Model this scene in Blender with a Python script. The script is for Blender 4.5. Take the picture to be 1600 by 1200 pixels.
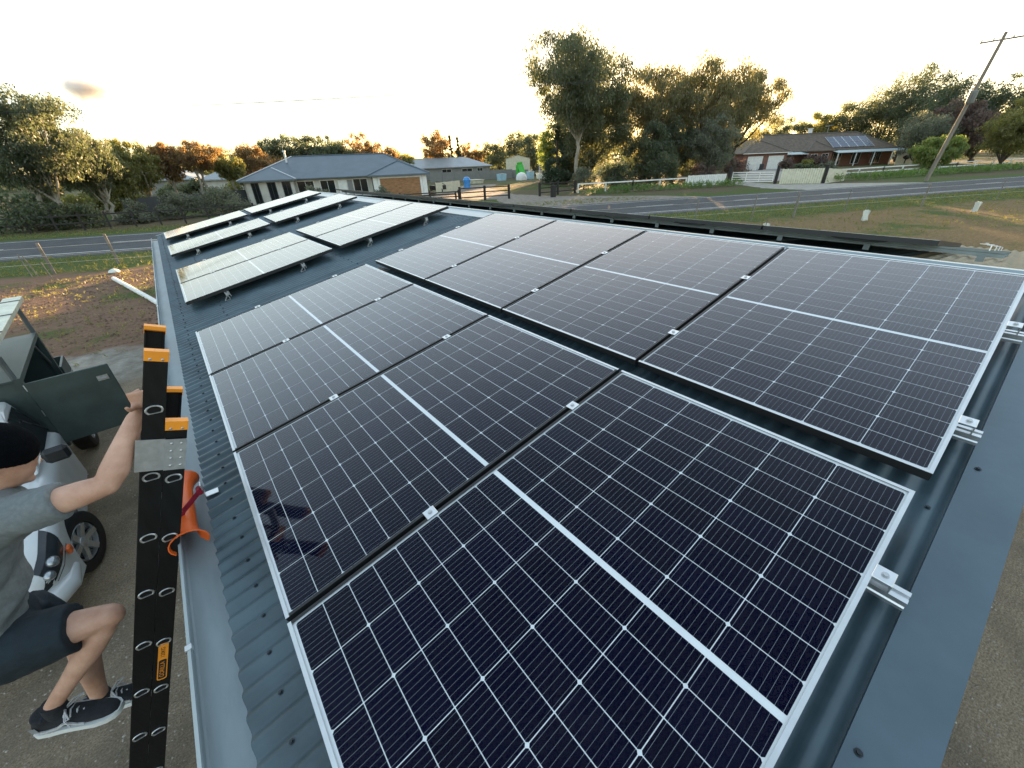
import bpy, bmesh, math, random
import numpy as np
from mathutils import Vector, Matrix, Euler

for o in list(bpy.data.objects): bpy.data.objects.remove(o)
SC = bpy.context.scene
COL = SC.collection
R = math.radians

# ------------------------------------------------------------------ camera
CAM = bpy.data.cameras.new('camera')
CAM.sensor_fit = 'HORIZONTAL'; CAM.sensor_width = 36.0
CAM.lens = 36.0 * 621.35 / 1600.0
CAM.clip_start = 0.05; CAM.clip_end = 20000
cam = bpy.data.objects.new('camera', CAM); COL.objects.link(cam)
cx = Vector((0.77452976, -0.63159592, -0.03449978))
cy = Vector((0.33559935, 0.3640909, 0.86879853))
cz = Vector((-0.53616856, -0.68448843, 0.49396242))
mw = Matrix.Identity(4)
for i in range(3):
    mw[i][0] = cx[i]; mw[i][1] = cy[i]; mw[i][2] = cz[i]
mw.translation = Vector((0.13517745, 0.0693, 3.75294817))
cam.matrix_world = mw
SC.camera = cam

# ------------------------------------------------------------------ sky, sun, exposure
SUN_AZ = 56.0      # degrees from +Y towards +X
SUN_EL = 4.2
world = bpy.data.worlds.new('World'); SC.world = world; world.use_nodes = True
wn = world.node_tree; wn.nodes.clear()
sky = wn.nodes.new('ShaderNodeTexSky'); sky.sky_type = 'NISHITA'; sky.sun_disc = False
sky.sun_elevation = R(SUN_EL); sky.sun_rotation = R(SUN_AZ)
sky.altitude = 100; sky.air_density = 1.05; sky.dust_density = 1.0; sky.ozone_density = 1.6
bg = wn.nodes.new('ShaderNodeBackground'); bg.inputs['Strength'].default_value = 0.15
wo = wn.nodes.new('ShaderNodeOutputWorld')
gm_ = wn.nodes.new('ShaderNodeGamma'); gm_.inputs[1].default_value = 0.50   # tone compression: gamma evens out the brightness of the whole sky
wn.links.new(sky.outputs[0], gm_.inputs[0]); wn.links.new(gm_.outputs[0], bg.inputs[0]); wn.links.new(bg.outputs[0], wo.inputs[0])
sl = bpy.data.lights.new('sun', 'SUN'); sl.energy = 4.5; sl.angle = R(0.6); sl.color = (1.0, 0.62, 0.30)
so = bpy.data.objects.new('sun', sl); COL.objects.link(so)
sd = Vector((math.sin(R(SUN_AZ)) * math.cos(R(SUN_EL)), math.cos(R(SUN_AZ)) * math.cos(R(SUN_EL)), math.sin(R(SUN_EL))))
so.rotation_euler = sd.to_track_quat('Z', 'Y').to_euler(); so.location = sd * 50
SC.view_settings.view_transform = 'Standard'; SC.view_settings.look = 'None'
SC.view_settings.gamma = 1.0; SC.view_settings.exposure = 2.95
SC.view_settings.use_curve_mapping = False
SC.cycles.volume_bounces = 2

# ------------------------------------------------------------------ materials
MATS = {}
def _bsdf(name):
    m = bpy.data.materials.new(name); m.use_nodes = True
    nt = m.node_tree
    return m, nt, nt.nodes['Principled BSDF']
def mat(name, col, rough=0.6, metal=0.0, var=0.15, scale=6.0, bump=0.0, bscale=40.0, spec=0.5, coat=0.0,
        col2=None, detail=6.0, stretch=None, coords='Object', trans=0.0, rvar=0.0, lo=.35, hi=.65):
    if name in MATS: return MATS[name]
    m, nt, b = _bsdf(name)
    N = nt.nodes.new; L = nt.links.new
    tc = N('ShaderNodeTexCoord'); out = tc.outputs[coords]
    if coords == 'World':
        pass
    mp = N('ShaderNodeMapping'); L(out, mp.inputs[0])
    if stretch: mp.inputs['Scale'].default_value = stretch
    nz = N('ShaderNodeTexNoise'); nz.inputs['Scale'].default_value = scale; nz.inputs['Detail'].default_value = detail
    nz.inputs['Roughness'].default_value = .6
    L(mp.outputs[0], nz.inputs['Vector'])
    rp = N('ShaderNodeValToRGB')
    c = Vector(col[:3])
    c2 = Vector(col2) if col2 else c * (1 + var)
    c1 = c if col2 else c * (1 - var)
    rp.color_ramp.elements[0].position = lo; rp.color_ramp.elements[1].position = hi
    rp.color_ramp.elements[0].color = (*c1, 1); rp.color_ramp.elements[1].color = (*c2, 1)
    L(nz.outputs['Fac'], rp.inputs[0]); L(rp.outputs[0], b.inputs['Base Color'])
    b.inputs['Roughness'].default_value = rough; b.inputs['Metallic'].default_value = metal
    b.inputs['Specular IOR Level'].default_value = spec
    if coat: b.inputs['Coat Weight'].default_value = coat; b.inputs['Coat Roughness'].default_value = .08
    if rvar:
        mr = N('ShaderNodeMapRange'); mr.inputs['To Min'].default_value = max(.02, rough - rvar); mr.inputs['To Max'].default_value = min(1, rough + rvar)
        L(nz.outputs['Fac'], mr.inputs[0]); L(mr.outputs[0], b.inputs['Roughness'])
    if bump:
        n2 = N('ShaderNodeTexNoise'); n2.inputs['Scale'].default_value = bscale; n2.inputs['Detail'].default_value = 4
        L(mp.outputs[0], n2.inputs['Vector'])
        bp = N('ShaderNodeBump'); bp.inputs['Strength'].default_value = bump; bp.inputs['Distance'].default_value = .02
        L(n2.outputs['Fac'], bp.inputs['Height']); L(bp.outputs[0], b.inputs['Normal'])
    MATS[name] = m
    return m

# ------------------------------------------------------------------ mesh helpers
def obj(name, mesh, m=None, parent=None, smooth=False):
    if isinstance(mesh, MB): mesh = mesh.mesh(name, smooth)
    if m is not None and not mesh.materials: mesh.materials.append(m)
    o = bpy.data.objects.new(name, mesh); COL.objects.link(o)
    if parent: o.parent = parent
    return o
def empty(name, loc=(0, 0, 0), rz=0.0, mw=None):
    o = bpy.data.objects.new(name, None); COL.objects.link(o); o.empty_display_size = .1
    o.location = loc; o.rotation_euler = (0, 0, rz)
    if mw is not None: o.matrix_world = mw
    return o
def tag(o, label=None, cat=None, group=None, kind=None):
    if label: o['label'] = label
    if cat: o['category'] = cat
    if group: o['group'] = group
    if kind: o['kind'] = kind
    return o
class MB:
    """collects boxes, bars, tubes, prisms and quads for ONE mesh"""
    def __init__(s): s.v = []; s.f = []; s.mi = []; s.cur = 0
    def add(s, vs, fs):
        n = len(s.v); s.v += [tuple(v) for v in vs]; s.f += [tuple(i + n for i in f) for f in fs]; s.mi += [s.cur] * len(fs); return s
    def box(s, x0, x1, y0, y1, z0, z1, bev=0.0):
        if bev > 0:
            bm = bmesh.new(); bmesh.ops.create_cube(bm, size=1.0)
            for v in bm.verts:
                v.co = Vector((x0 + (v.co.x + .5) * (x1 - x0), y0 + (v.co.y + .5) * (y1 - y0), z0 + (v.co.z + .5) * (z1 - z0)))
            bmesh.ops.bevel(bm, geom=bm.edges[:], offset=bev, segments=1, affect='EDGES')
            bm.verts.index_update()
            s.add([v.co.copy() for v in bm.verts], [[v.index for v in f.verts] for f in bm.faces]); bm.free(); return s
        vs = [(x0, y0, z0), (x1, y0, z0), (x1, y1, z0), (x0, y1, z0), (x0, y0, z1), (x1, y0, z1), (x1, y1, z1), (x0, y1, z1)]
        return s.add(vs, [(0, 3, 2, 1), (4, 5, 6, 7), (0, 1, 5, 4), (1, 2, 6, 5), (2, 3, 7, 6), (3, 0, 4, 7)])
    def bar(s, a, b, w, h=None, up=(0, 0, 1)):
        """rectangular bar from a to b"""
        a = Vector(a); b = Vector(b); h = h or w; d = (b - a).normalized(); up = Vector(up)
        if abs(d.dot(up)) > .98: up = Vector((1, 0, 0))
        x = d.cross(up).normalized(); y = x.cross(d).normalized()
        vs = []
        for p in (a, b):
            for sx, sy in ((-1, -1), (1, -1), (1, 1), (-1, 1)): vs.append(p + x * sx * w / 2 + y * sy * h / 2)
        return s.add(vs, [(3, 2, 1, 0), (4, 5, 6, 7), (0, 1, 5, 4), (1, 2, 6, 5), (2, 3, 7, 6), (3, 0, 4, 7)])
    def tube(s, pts, rads, n=8, cap=True):
        pts = [Vector(p) for p in pts]
        if not hasattr(rads, '__len__'): rads = [rads] * len(pts)
        x = None; vs = []; fs = []
        for i, p in enumerate(pts):
            d = (pts[min(i + 1, len(pts) - 1)] - pts[max(i - 1, 0)]).normalized()
            if x is None:
                u = Vector((0, 0, 1)) if abs(d.z) < .9 else Vector((1, 0, 0)); x = d.cross(u).normalized()
            else:
                x = (x - d * x.dot(d)).normalized()
            y = d.cross(x)
            for k in range(n):
                a = 2 * math.pi * k / n; vs.append(p + (x * math.cos(a) + y * math.sin(a)) * rads[i])
        for i in range(len(pts) - 1):
            for k in range(n):
                a = i * n + k; b = i * n + (k + 1) % n; fs.append((a, b, b + n, a + n))
        if cap: fs.append(tuple(range(n))[::-1]); fs.append(tuple(range((len(pts) - 1) * n, len(pts) * n)))
        return s.add(vs, fs)
    def prism(s, poly, fn, d0, d1):
        """poly: 2-D outline (ccw), fn(a,b,d)->point"""
        n = len(poly); vs = [fn(a, b, d0) for a, b in poly] + [fn(a, b, d1) for a, b in poly]
        fs = [tuple(range(n))[::-1], tuple(range(n, 2 * n))] + [(i, (i + 1) % n, (i + 1) % n + n, i + n) for i in range(n)]
        return s.add(vs, fs)
    def quad(s, a, b, c, d): return s.add([a, b, c, d], [(0, 1, 2, 3)])
    def lathe(s, prof, centre, axis='Z', n=24):
        c = Vector(centre); vs = []; fs = []
        for r, h in prof:
            for k in range(n):
                a = 2 * math.pi * k / n; p, q = r * math.cos(a), r * math.sin(a)
                vs.append(c + (Vector((p, q, h)) if axis == 'Z' else Vector((h, p, q)) if axis == 'X' else Vector((q, h, p))))
        for i in range(len(prof) - 1):
            for k in range(n):
                a = i * n + k; b = i * n + (k + 1) % n; fs.append((a, b, b + n, a + n))
        fs.append(tuple(range(n))[::-1]); fs.append(tuple(range((len(prof) - 1) * n, len(prof) * n)))
        return s.add(vs, fs)
    def mesh(s, name='mesh', smooth=False):
        me = bpy.data.meshes.new(name); me.from_pydata([tuple(v) for v in s.v], [], s.f)
        if any(s.mi): me.polygons.foreach_set('material_index', s.mi)
        if smooth:
            me.polygons.foreach_set('use_smooth', [True] * len(me.polygons))
            try: me.set_sharp_from_angle(angle=R(40))
            except Exception: pass
        me.update(); return me

# ------------------------------------------------------------------ roof frame: u along the eave, v up the slope, w off the panel plane
AP = R(11.0); CA, SA = math.cos(AP), math.sin(AP); ZR = 2.46
def RT(u, v, w=0.0): return Vector((v * CA - w * SA, u, ZR + v * SA + w * CA))
ROOFM = Matrix(((CA, 0, -SA, 0), (0, 1, 0, 0), (SA, 0, CA, ZR), (0, 0, 0, 1)))   # local (v,u,w) -> world
WS = -0.115        # mean plane of the roof sheets
U0, U1 = -0.20, 13.55
VE, VR = -0.205, 3.83
RIDGE = RT(0, VR, WS)
AP2 = R(7.0)

M_roof = mat('roof_steel_blue_grey', (.060, .092, .108), .38, 0, .26, 3.0, .05, 300, rvar=.14, detail=12)
M_flash = mat('flashing_blue_grey', (.074, .112, .136), .36, 0, .16, 2.0, .22, 4, rvar=.16, detail=12)
M_gut = mat('gutter_lining', (.25, .36, .42), .42, .1, .12, 5.0, .04, 30, rvar=.1)
M_alu = mat('bare_aluminium', (.70, .71, .71), .34, .9, .06, 20, rvar=.08)
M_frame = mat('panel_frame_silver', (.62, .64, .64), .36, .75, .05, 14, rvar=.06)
M_frame_side = mat('panel_frame_side_lip_shade', (.012, .013, .014), .5, 0, .1, 10)
M_back = mat('panel_backsheet', (.74, .77, .77), .5, 0, .04, 9)
M_steel = mat('zinc_plated_steel', (.52, .53, .53), .4, .9, .15, 40)
M_dark = mat('black_plastic', (.012, .012, .013), .45, 0, .2, 20)
M_wall = mat('shed_wall_steel', (.10, .13, .15), .5, 0, .1, 2)

def mat_cell():
    m, nt, b = _bsdf('solar_cell'); N = nt.nodes.new; L = nt.links.new
    tc = N('ShaderNodeTexCoord'); sx = N('ShaderNodeSeparateXYZ'); L(tc.outputs['Object'], sx.inputs[0])
    def line(sock, pitch, width):
        a = N('ShaderNodeMath'); a.operation = 'ADD'; a.inputs[1].default_value = 10 * pitch; L(sock, a.inputs[0])
        d = N('ShaderNodeMath'); d.operation = 'MODULO'; d.inputs[1].default_value = pitch; L(a.outputs[0], d.inputs[0])
        s = N('ShaderNodeMath'); s.operation = 'SUBTRACT'; s.inputs[1].default_value = pitch / 2; L(d.outputs[0], s.inputs[0])
        ab = N('ShaderNodeMath'); ab.operation = 'ABSOLUTE'; L(s.outputs[0], ab.inputs[0])
        lt = N('ShaderNodeMath'); lt.operation = 'LESS_THAN'; lt.inputs[1].default_value = width / 2; L(ab.outputs[0], lt.inputs[0])
        return lt.outputs[0]
    bus = line(sx.outputs['Y'], .0182, .00055)
    # solder pads near the ends of each bus bar
    ax = N('ShaderNodeMath'); ax.operation = 'ABSOLUTE'; L(sx.outputs['X'], ax.inputs[0])
    pad1 = N('ShaderNodeMath'); pad1.operation = 'GREATER_THAN'; pad1.inputs[1].default_value = .0435; L(ax.outputs[0], pad1.inputs[0])
    padw = line(sx.outputs['Y'], .0182, .0018)
    pm = N('ShaderNodeMath'); pm.operation = 'MULTIPLY'; L(pad1.outputs[0], pm.inputs[0]); L(padw, pm.inputs[1])
    mx = N('ShaderNodeMath'); mx.operation = 'MAXIMUM'; L(bus, mx.inputs[0]); L(pm.outputs[0], mx.inputs[1])
    nz = N('ShaderNodeTexNoise'); nz.inputs['Scale'].default_value = 1.3; nz.inputs['Detail'].default_value = 3
    oi = N('ShaderNodeObjectInfo')
    va = N('ShaderNodeMath'); va.operation = 'MULTIPLY_ADD'; va.inputs[1].default_value = .5; va.inputs[2].default_value = .0
    L(oi.outputs['Random'], va.inputs[0])
    rp = N('ShaderNodeValToRGB'); rp.color_ramp.elements[0].color = (.0010, .0012, .0090, 1); rp.color_ramp.elements[1].color = (.0016, .0020, .0170, 1)
    L(va.outputs[0], rp.inputs[0])
    mc = N('ShaderNodeMix'); mc.data_type = 'RGBA'; L(mx.outputs[0], mc.inputs[0]); L(rp.outputs[0], mc.inputs[6]); mc.inputs[7].default_value = (.27, .31, .35, 1)
    L(mc.outputs[2], b.inputs['Base Color']); b.inputs['Roughness'].default_value = .45; b.inputs['Specular IOR Level'].default_value = .0
    return m
M_cell = mat_cell()
def mat_glass(name='panel_glass', f0=.008, rough=.03, smear=.012, expo=3.0):
    m, nt, b = _bsdf(name); nt.nodes.remove(b); N = nt.nodes.new; L = nt.links.new
    out = nt.nodes['Material Output']
    # anti-reflective solar glass: very little reflection head-on, strong towards grazing angles (same from both faces)
    ge = N('ShaderNodeNewGeometry'); dt = N('ShaderNodeVectorMath'); dt.operation = 'DOT_PRODUCT'; L(ge.outputs['Normal'], dt.inputs[0]); L(ge.outputs['Incoming'], dt.inputs[1])
    ab = N('ShaderNodeMath'); ab.operation = 'ABSOLUTE'; L(dt.outputs['Value'], ab.inputs[0])
    om = N('ShaderNodeMath'); om.operation = 'SUBTRACT'; om.inputs[0].default_value = 1.0; om.use_clamp = True; L(ab.outputs[0], om.inputs[1])
    pw = N('ShaderNodeMath'); pw.operation = 'POWER'; pw.inputs[1].default_value = expo; L(om.outputs[0], pw.inputs[0])
    fr = N('ShaderNodeMath'); fr.operation = 'MULTIPLY_ADD'; fr.inputs[1].default_value = 1 - f0; fr.inputs[2].default_value = f0; L(pw.outputs[0], fr.inputs[0])
    tr = N('ShaderNodeBsdfTransparent'); gl = N('ShaderNodeBsdfGlossy'); gl.inputs['Roughness'].default_value = rough
    mx = N('ShaderNodeMixShader'); L(fr.outputs[0], mx.inputs[0]); L(tr.outputs[0], mx.inputs[1]); L(gl.outputs[0], mx.inputs[2])
    # thin film of dust with smears of its own
    tc = N('ShaderNodeTexCoord'); nz = N('ShaderNodeTexNoise'); nz.inputs['Scale'].default_value = 2.2; nz.inputs['Detail'].default_value = 8; nz.inputs['Roughness'].default_value = .65
    L(tc.outputs['Object'], nz.inputs['Vector'])
    mr = N('ShaderNodeMapRange'); mr.inputs['From Min'].default_value = .45; mr.inputs['From Max'].default_value = .85; mr.inputs['To Max'].default_value = smear
    L(nz.outputs['Fac'], mr.inputs[0])
    rg = N('ShaderNodeMapRange'); rg.inputs['To Min'].default_value = rough * .6; rg.inputs['To Max'].default_value = rough * 2.4; L(nz.outputs['Fac'], rg.inputs[0]); L(rg.outputs[0], gl.inputs['Roughness'])
    df = N('ShaderNodeBsdfDiffuse'); df.inputs[0].default_value = (.5, .48, .44, 1)
    m2 = N('ShaderNodeMixShader'); L(mr.outputs[0], m2.inputs[0]); L(mx.outputs[0], m2.inputs[1]); L(df.outputs[0], m2.inputs[2])
    L(m2.outputs[0], out.inputs[0]); return m
M_glass = mat_glass()
# ================================================================== the building the camera stands over
shed = empty('workshop_shed', (0, 6.6, 0))
tag(shed, 'low shed with blue-grey corrugated roof carrying the rows of solar panels', 'shed')
def kid(name, mb, m, parent=None, smooth=False):
    o = obj(name, mb, m, None, smooth); p = parent or shed
    o.parent = p; o.matrix_parent_inverse = p.matrix_world.inverted() if p.parent is None else Matrix.Identity(4)
    return o
def adopt(o, p):
    """parent a world-space object to a (possibly moved) top-level thing without moving it"""
    bpy.context.view_layer.update()
    o.parent = p; o.matrix_parent_inverse = p.matrix_world.inverted(); return o
bpy.context.view_layer.update()
# corrugated sheets, 762 mm cover width, ribs running up the slope
PITCH = 0.0762; NR = 10
def sheet_mesh(v0, v1, amp=.0082):
    mb = MB(); seg = 8; n = NR * seg + 1
    vs = []; fs = []
    for j, v in enumerate((v0, v1)):
        for lay in (0, 1):
            for i in range(n):
                y = i / seg * PITCH; w = WS + amp * math.cos(2 * math.pi * i / seg) - lay * .0012
                vs.append((v, y, w))
    for i in range(n - 1):
        a0, a1 = i, 2 * n + i
        fs.append((a0, a1, a1 + 1, a0 + 1))
        b0, b1 = n + i, 3 * n + i
        fs.append((b0 + 1, b1 + 1, b1, b0))
        fs.append((a0 + 1, b0 + 1, b0, a0)); fs.append((a1, b1, b1 + 1, a1 + 1))
    mb.add(vs, fs); return mb.mesh('roof_sheet', True)
sm = sheet_mesh(VE, VR - .01); sm.materials.append(M_roof)
nsheet = int(math.ceil((U1 - U0) / (PITCH * NR)))
for i in range(nsheet):
    o = bpy.data.objects.new('roof_sheet', sm); COL.objects.link(o)
    o.parent = shed
    o.matrix_parent_inverse = shed.matrix_world.inverted()
    o.matrix_world = ROOFM @ Matrix.Translation((0, U0 + i * PITCH * NR, .0006 * (i % 2)))
UE = U0 + nsheet * PITCH * NR
# far slope, lower pitch; the first bay is a translucent yellowed sheet
M_poly = mat('yellowed_translucent_sheet', (.16, .125, .06), .6, 0, .3, 8)
SL2 = 4.4
def sheet2(poly):
    mb = MB(); seg = 8; n = NR * seg + 1; vs = []; fs = []
    for s_ in (0.03, SL2):
        for i in range(n):
            h = .0082 * math.cos(2 * math.pi * i / seg)
            vs.append((RIDGE.x + s_ * math.cos(AP2), i / seg * PITCH, RIDGE.z - s_ * math.sin(AP2) + h))
    for i in range(n - 1): fs.append((i, n + i, n + i + 1, i + 1))
    mb.add(vs, fs); me = mb.mesh('roof_sheet', True); me.materials.append(M_poly if poly else M_roof); return me
s2, s2p = sheet2(False), sheet2(True)
for i in range(nsheet):
    o = bpy.data.objects.new('roof_sheet' if i else 'translucent_roof_sheet', s2 if i else s2p); COL.objects.link(o); o.parent = shed
    o.matrix_parent_inverse = shed.matrix_world.inverted(); o.location = (0, U0 + i * PITCH * NR, 0)
# roofing screws on the crests (too small to pick apart)
mb = MB()
for v in (-.10, .28, 1.78, 3.50):
    k = 0
    for i in range(int((UE - U0) / PITCH)):
        if i % 2: continue
        k += 1
        c = RT(U0 + i * PITCH, v + random.Random(i).uniform(-.008, .008), WS + .0085)
        nrm = Vector((-SA, 0, CA)); t = Vector((CA, 0, SA)); b = Vector((0, 1, 0))
        for r, h0, h1 in ((.0085, 0, .002), (.0048, .002, .0065)):
            ring = [(math.cos(a * math.pi / 3), math.sin(a * math.pi / 3)) for a in range(6)]
            mb.add([c + (t * p + b * q) * r + nrm * h0 for p, q in ring] + [c + (t * p + b * q) * r + nrm * h1 for p, q in ring],
                   [(6, 7, 8, 9, 10, 11)] + [(a, (a + 1) % 6, (a + 1) % 6 + 6, a + 6) for a in range(6)])
so_ = kid('roofing_screws', mb, mat('painted_screw_heads', (.02, .03, .036), .4, .2)); tag(so_, kind='stuff')
# ridge capping: two leaves with a small roll and a turned-down lip
mb = MB()
prof = []
for v, w in ((3.60, WS + .004), (3.602, WS + .014), (3.80, WS + .0145), (VR - .012, WS + .028)): p = RT(0, v, w); prof.append((p.x, p.z))
for s_, h in ((.02, .028), (.045, .0145), (.16, .0135), (.162, .004)): prof.append((RIDGE.x + s_ * math.cos(AP2), RIDGE.z - s_ * math.sin(AP2) + h))
vs = []; fs = []
ys = np.linspace(U0 - .03, UE + .02, 8)
for y in ys:
    for x, z in prof: vs.append((x, y, z))
n = len(prof)
for j in range(len(ys) - 1):
    for i in range(n - 1): fs.append((j * n + i, j * n + i + 1, (j + 1) * n + i + 1, (j + 1) * n + i))
mb.add(vs, fs); kid('ridge_capping', mb, mat('ridge_steel', (.30, .36, .38), .30, .25, .06, 2, rvar=.05))
# barge flashing at the near gable, far gable the same
def barge(ua, ub, drop_u):
    mb = MB(); w = WS + .019
    for a, b, c_, d in (((ua, VE - .02, w), (ua, VR, w), (ub, VR, w), (ub, VE - .02, w)),):
        mb.add([RT(*a), RT(*b), RT(*c_), RT(*d)], [(0, 1, 2, 3)] if ua > ub else [(3, 2, 1, 0)])
    def strip(u, w0, w1):
        mb.add([RT(u, VE - .02, w0), RT(u, VR, w0), RT(u, VR, w1), RT(u, VE - .02, w1)], [(0, 1, 2, 3)])
    strip(ua, w, WS - .004); strip(ub, w, w - .16)
    e = .012 if ub > ua else -.012
    mb.add([RT(ub, VE - .02, w - .16), RT(ub, VR, w - .16), RT(ub + e, VR, w - .168), RT(ub + e, VE - .02, w - .168)], [(0, 1, 2, 3)])
    return mb
kid('barge_flashing', barge(-.088, -.232, 0), M_flash)
kid('barge_flashing', barge(UE - .06, UE + .08, 0), M_flash)
mb = MB()
for v in (.95, 2.05, 3.1, -.1):
    c = RT(-.115, v, WS + .019); t = Vector((CA, 0, SA)); b = Vector((0, 1, 0)); nrm = Vector((-SA, 0, CA))
    ring = [(math.cos(a * math.pi / 4), math.sin(a * math.pi / 4)) for a in range(8)]
    for r, h0, h1 in ((.009, 0, .002), (.005, .002, .007)):
        mb.add([c + (t * p + b * q) * r + nrm * h0 for p, q in ring] + [c + (t * p + b * q) * r + nrm * h1 for p, q in ring],
               [tuple(range(8, 16))] + [(a, (a + 1) % 8, (a + 1) % 8 + 8, a + 8) for a in range(8)])
tag(kid('flashing_screws', mb, mat('dark_screw', (.02, .026, .03), .4, .3)), kind='stuff')
# eave gutter, quad profile open to the sky
eave = RT(0, VE, WS)
gx1 = eave.x + .045; gx0 = -.318; gz1 = eave.z - .022; gz0 = gz1 - .085; lipz = gz1 - .01
gp = [(gx1, gz1), (gx1, gz0), (gx0 + .008, gz0), (gx0, gz0 + .006), (gx0, lipz), (gx0 + .012, lipz + .006), (gx0 + .014, lipz - .004), (gx0 + .003, lipz - .006), (gx0 + .003, gz0 + .009), (gx0 + .010, gz0 + .003), (gx1 - .002, gz0 + .003), (gx1 - .002, gz1)]
mb = MB(); n = len(gp); ys = np.linspace(U0 - .01, UE + .06, 12); vs = []; fs = []
for j, y in enumerate(ys):
    dz = .0015 * math.sin(j * 1.7)
    for x, z in gp: vs.append((x, y, z + dz))
for j in range(len(ys) - 1):
    for i in range(n): a = j * n + i; b = j * n + (i + 1) % n; fs.append((a, b, b + n, a + n))
fs.append(tuple(range(n))); fs.append(tuple(range((len(ys) - 1) * n, len(ys) * n))[::-1])
mb.add(vs, fs)
gut = kid('gutter', mb, mat('gutter_painted_steel', (.33, .385, .40), .45, .1, .22, 3.5, .08, 25, rvar=.16, detail=12, stretch=(1, .25, 1)))
for y in (1.42, 3.1, 4.9, 6.7, 8.5, 10.3, 12.1):
    mb = MB(); mb.box(gx0 - .004, gx0 + .016, y - .011, y + .011, lipz - .012, lipz + .009); mb.box(gx0 - .004, gx0 - .001, y - .011, y + .011, gz0 - .003, lipz)
    o = obj('gutter_clip', mb, M_alu); o.parent = shed; o.matrix_parent_inverse = shed.matrix_world.inverted()
# walls, fascia
for nm, (x0, x1, y0, y1, z0, z1) in dict(fascia=(eave.x + .048, eave.x + .075, U0 + .05, UE - .05, eave.z - .20, eave.z - .02)).items():
    kid(nm, MB().box(x0, x1, y0, y1, z0, z1), M_flash)
XF = RIDGE.x + SL2 * math.cos(AP2) - .3
kid('wall', MB().box(eave.x + .076, eave.x + .20, U0 + .06, UE - .06, 0, eave.z - .03), M_wall)
kid('wall', MB().box(XF - .12, XF, U0 + .06, UE - .06, 0, RIDGE.z - (XF - RIDGE.x) * math.tan(AP2) - .03), M_wall)
def gable(y0, y1):
    P = [(eave.x + .20, 0), (XF - .12, 0), (XF - .12, RIDGE.z - (XF - .12 - RIDGE.x) * math.tan(AP2) - .03), (RIDGE.x, RIDGE.z - .03), (eave.x + .20, eave.z + .0)]
    return MB().prism(P, lambda a, b, d: (a, d, b), y0, y1)
kid('wall', gable(U0 + .06, U0 + .18), M_wall); kid('wall', gable(UE - .18, UE - .06), M_wall)
# power lead dropping from the gutter to the ground
mb = MB(); pts = [(gx0 - .006, 2.35, gz1 - .05), (gx0 - .015, 1.9, gz0 - .01), (gx0 - .02, 1.55, gz0 - .06), (gx0 - .04, 1.3, 1.9), (gx0 - .06, 1.18, 1.2), (gx0 - .1, 1.1, .5), (gx0 - .2, 1.0, .01)]
mb.tube(pts, .006, 6); tag(obj('black_cable', mb, M_dark), 'thin black cable hanging below the gutter beside the ladder', 'cable')

# ================================================================== solar panels
PW, PH, PT = 1.134, 1.722, .035
LIP = .012
def frame_meshes(near=False):
    mb = MB(); top = MB()
    # dark sides
    t = .002
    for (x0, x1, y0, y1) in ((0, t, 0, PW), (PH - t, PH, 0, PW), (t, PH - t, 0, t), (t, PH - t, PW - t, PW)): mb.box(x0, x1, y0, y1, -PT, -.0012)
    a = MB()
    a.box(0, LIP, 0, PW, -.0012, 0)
    if not near: mb.box(LIP, PH - LIP, 0, LIP, -.0012, 0)  # inner long lips go dark too: their dull reflection is put into the colour
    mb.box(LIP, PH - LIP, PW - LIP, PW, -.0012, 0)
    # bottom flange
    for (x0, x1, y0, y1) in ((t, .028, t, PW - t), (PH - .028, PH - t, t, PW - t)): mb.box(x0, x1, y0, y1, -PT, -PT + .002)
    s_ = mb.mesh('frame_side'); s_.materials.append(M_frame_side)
    l_ = a.mesh('frame'); l_.materials.append(M_frame)
    return l_, s_
FR_L, FR_S = frame_meshes(); FN_L, FN_S = frame_meshes(True)
FLONG = MB().box(LIP, PH - LIP, 0, LIP, -.0012, 0).mesh('frame_long'); FLONG.materials.append(M_frame)
back = MB().box(LIP - .004, PH - LIP + .004, LIP - .004, PW - LIP + .004, -.010, -.0062).mesh('backsheet'); back.materials.append(M_back)
glass = MB().box(LIP - .002, PH - LIP + .002, LIP - .002, PW - LIP + .002, -.0030, -.0016)
gq = MB().quad((LIP - .002, LIP - .002, -.0016), (PH - LIP + .002, LIP - .002, -.0016), (PH - LIP + .002, PW - LIP + .002, -.0016), (LIP - .002, PW - LIP + .002, -.0016))
glass = gq.mesh('glass'); glass.materials.append(M_glass)
CU, CV = .1808, .0899; PU, PV = .18345, .09245; MIDG = .018
ch = .0042
def cell_mesh():
    hx, hy = CV / 2, CU / 2
    P = [(-hx, -hy + ch * 1.25), (-hx + ch * 1.25, -hy), (hx - ch * .35, -hy), (hx, -hy + ch * .35), (hx, hy - ch * .35), (hx - ch * .35, hy), (-hx + ch * 1.25, hy), (-hx, hy - ch * 1.25)]
    m = MB().add([(x, y, 0) for x, y in P], [tuple(range(8))]).mesh('cell'); m.materials.append(M_cell); return m
CELL = cell_mesh()
def cell_pos():
    out = []
    mv = (PH - 18 * PV - MIDG) / 2; mu = (PW - 6 * PU) / 2
    for r in range(18):
        x = mv + PV * (r + .5) + (MIDG if r >= 9 else 0)
        for c_ in range(6): out.append((x, mu + PU * (c_ + .5), r))
    return out
CP = cell_pos()
def cells_joined():
    mb = MB(); base = [v.co.copy() for v in CELL.vertices]
    for x, y, r in CP:
        sg = 1 if r % 2 == 0 else -1
        mb.add([(x + sg * p.x, y + sg * p.y, -.0055) for p in base], [tuple(range(8))])
    m = mb.mesh('cells'); m.materials.append(mat('solar_cell_far', (.0016, .0019, .0075), .45, 0, .1, 3, spec=0.0)); return m
CELLS_J = cells_joined()
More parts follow.
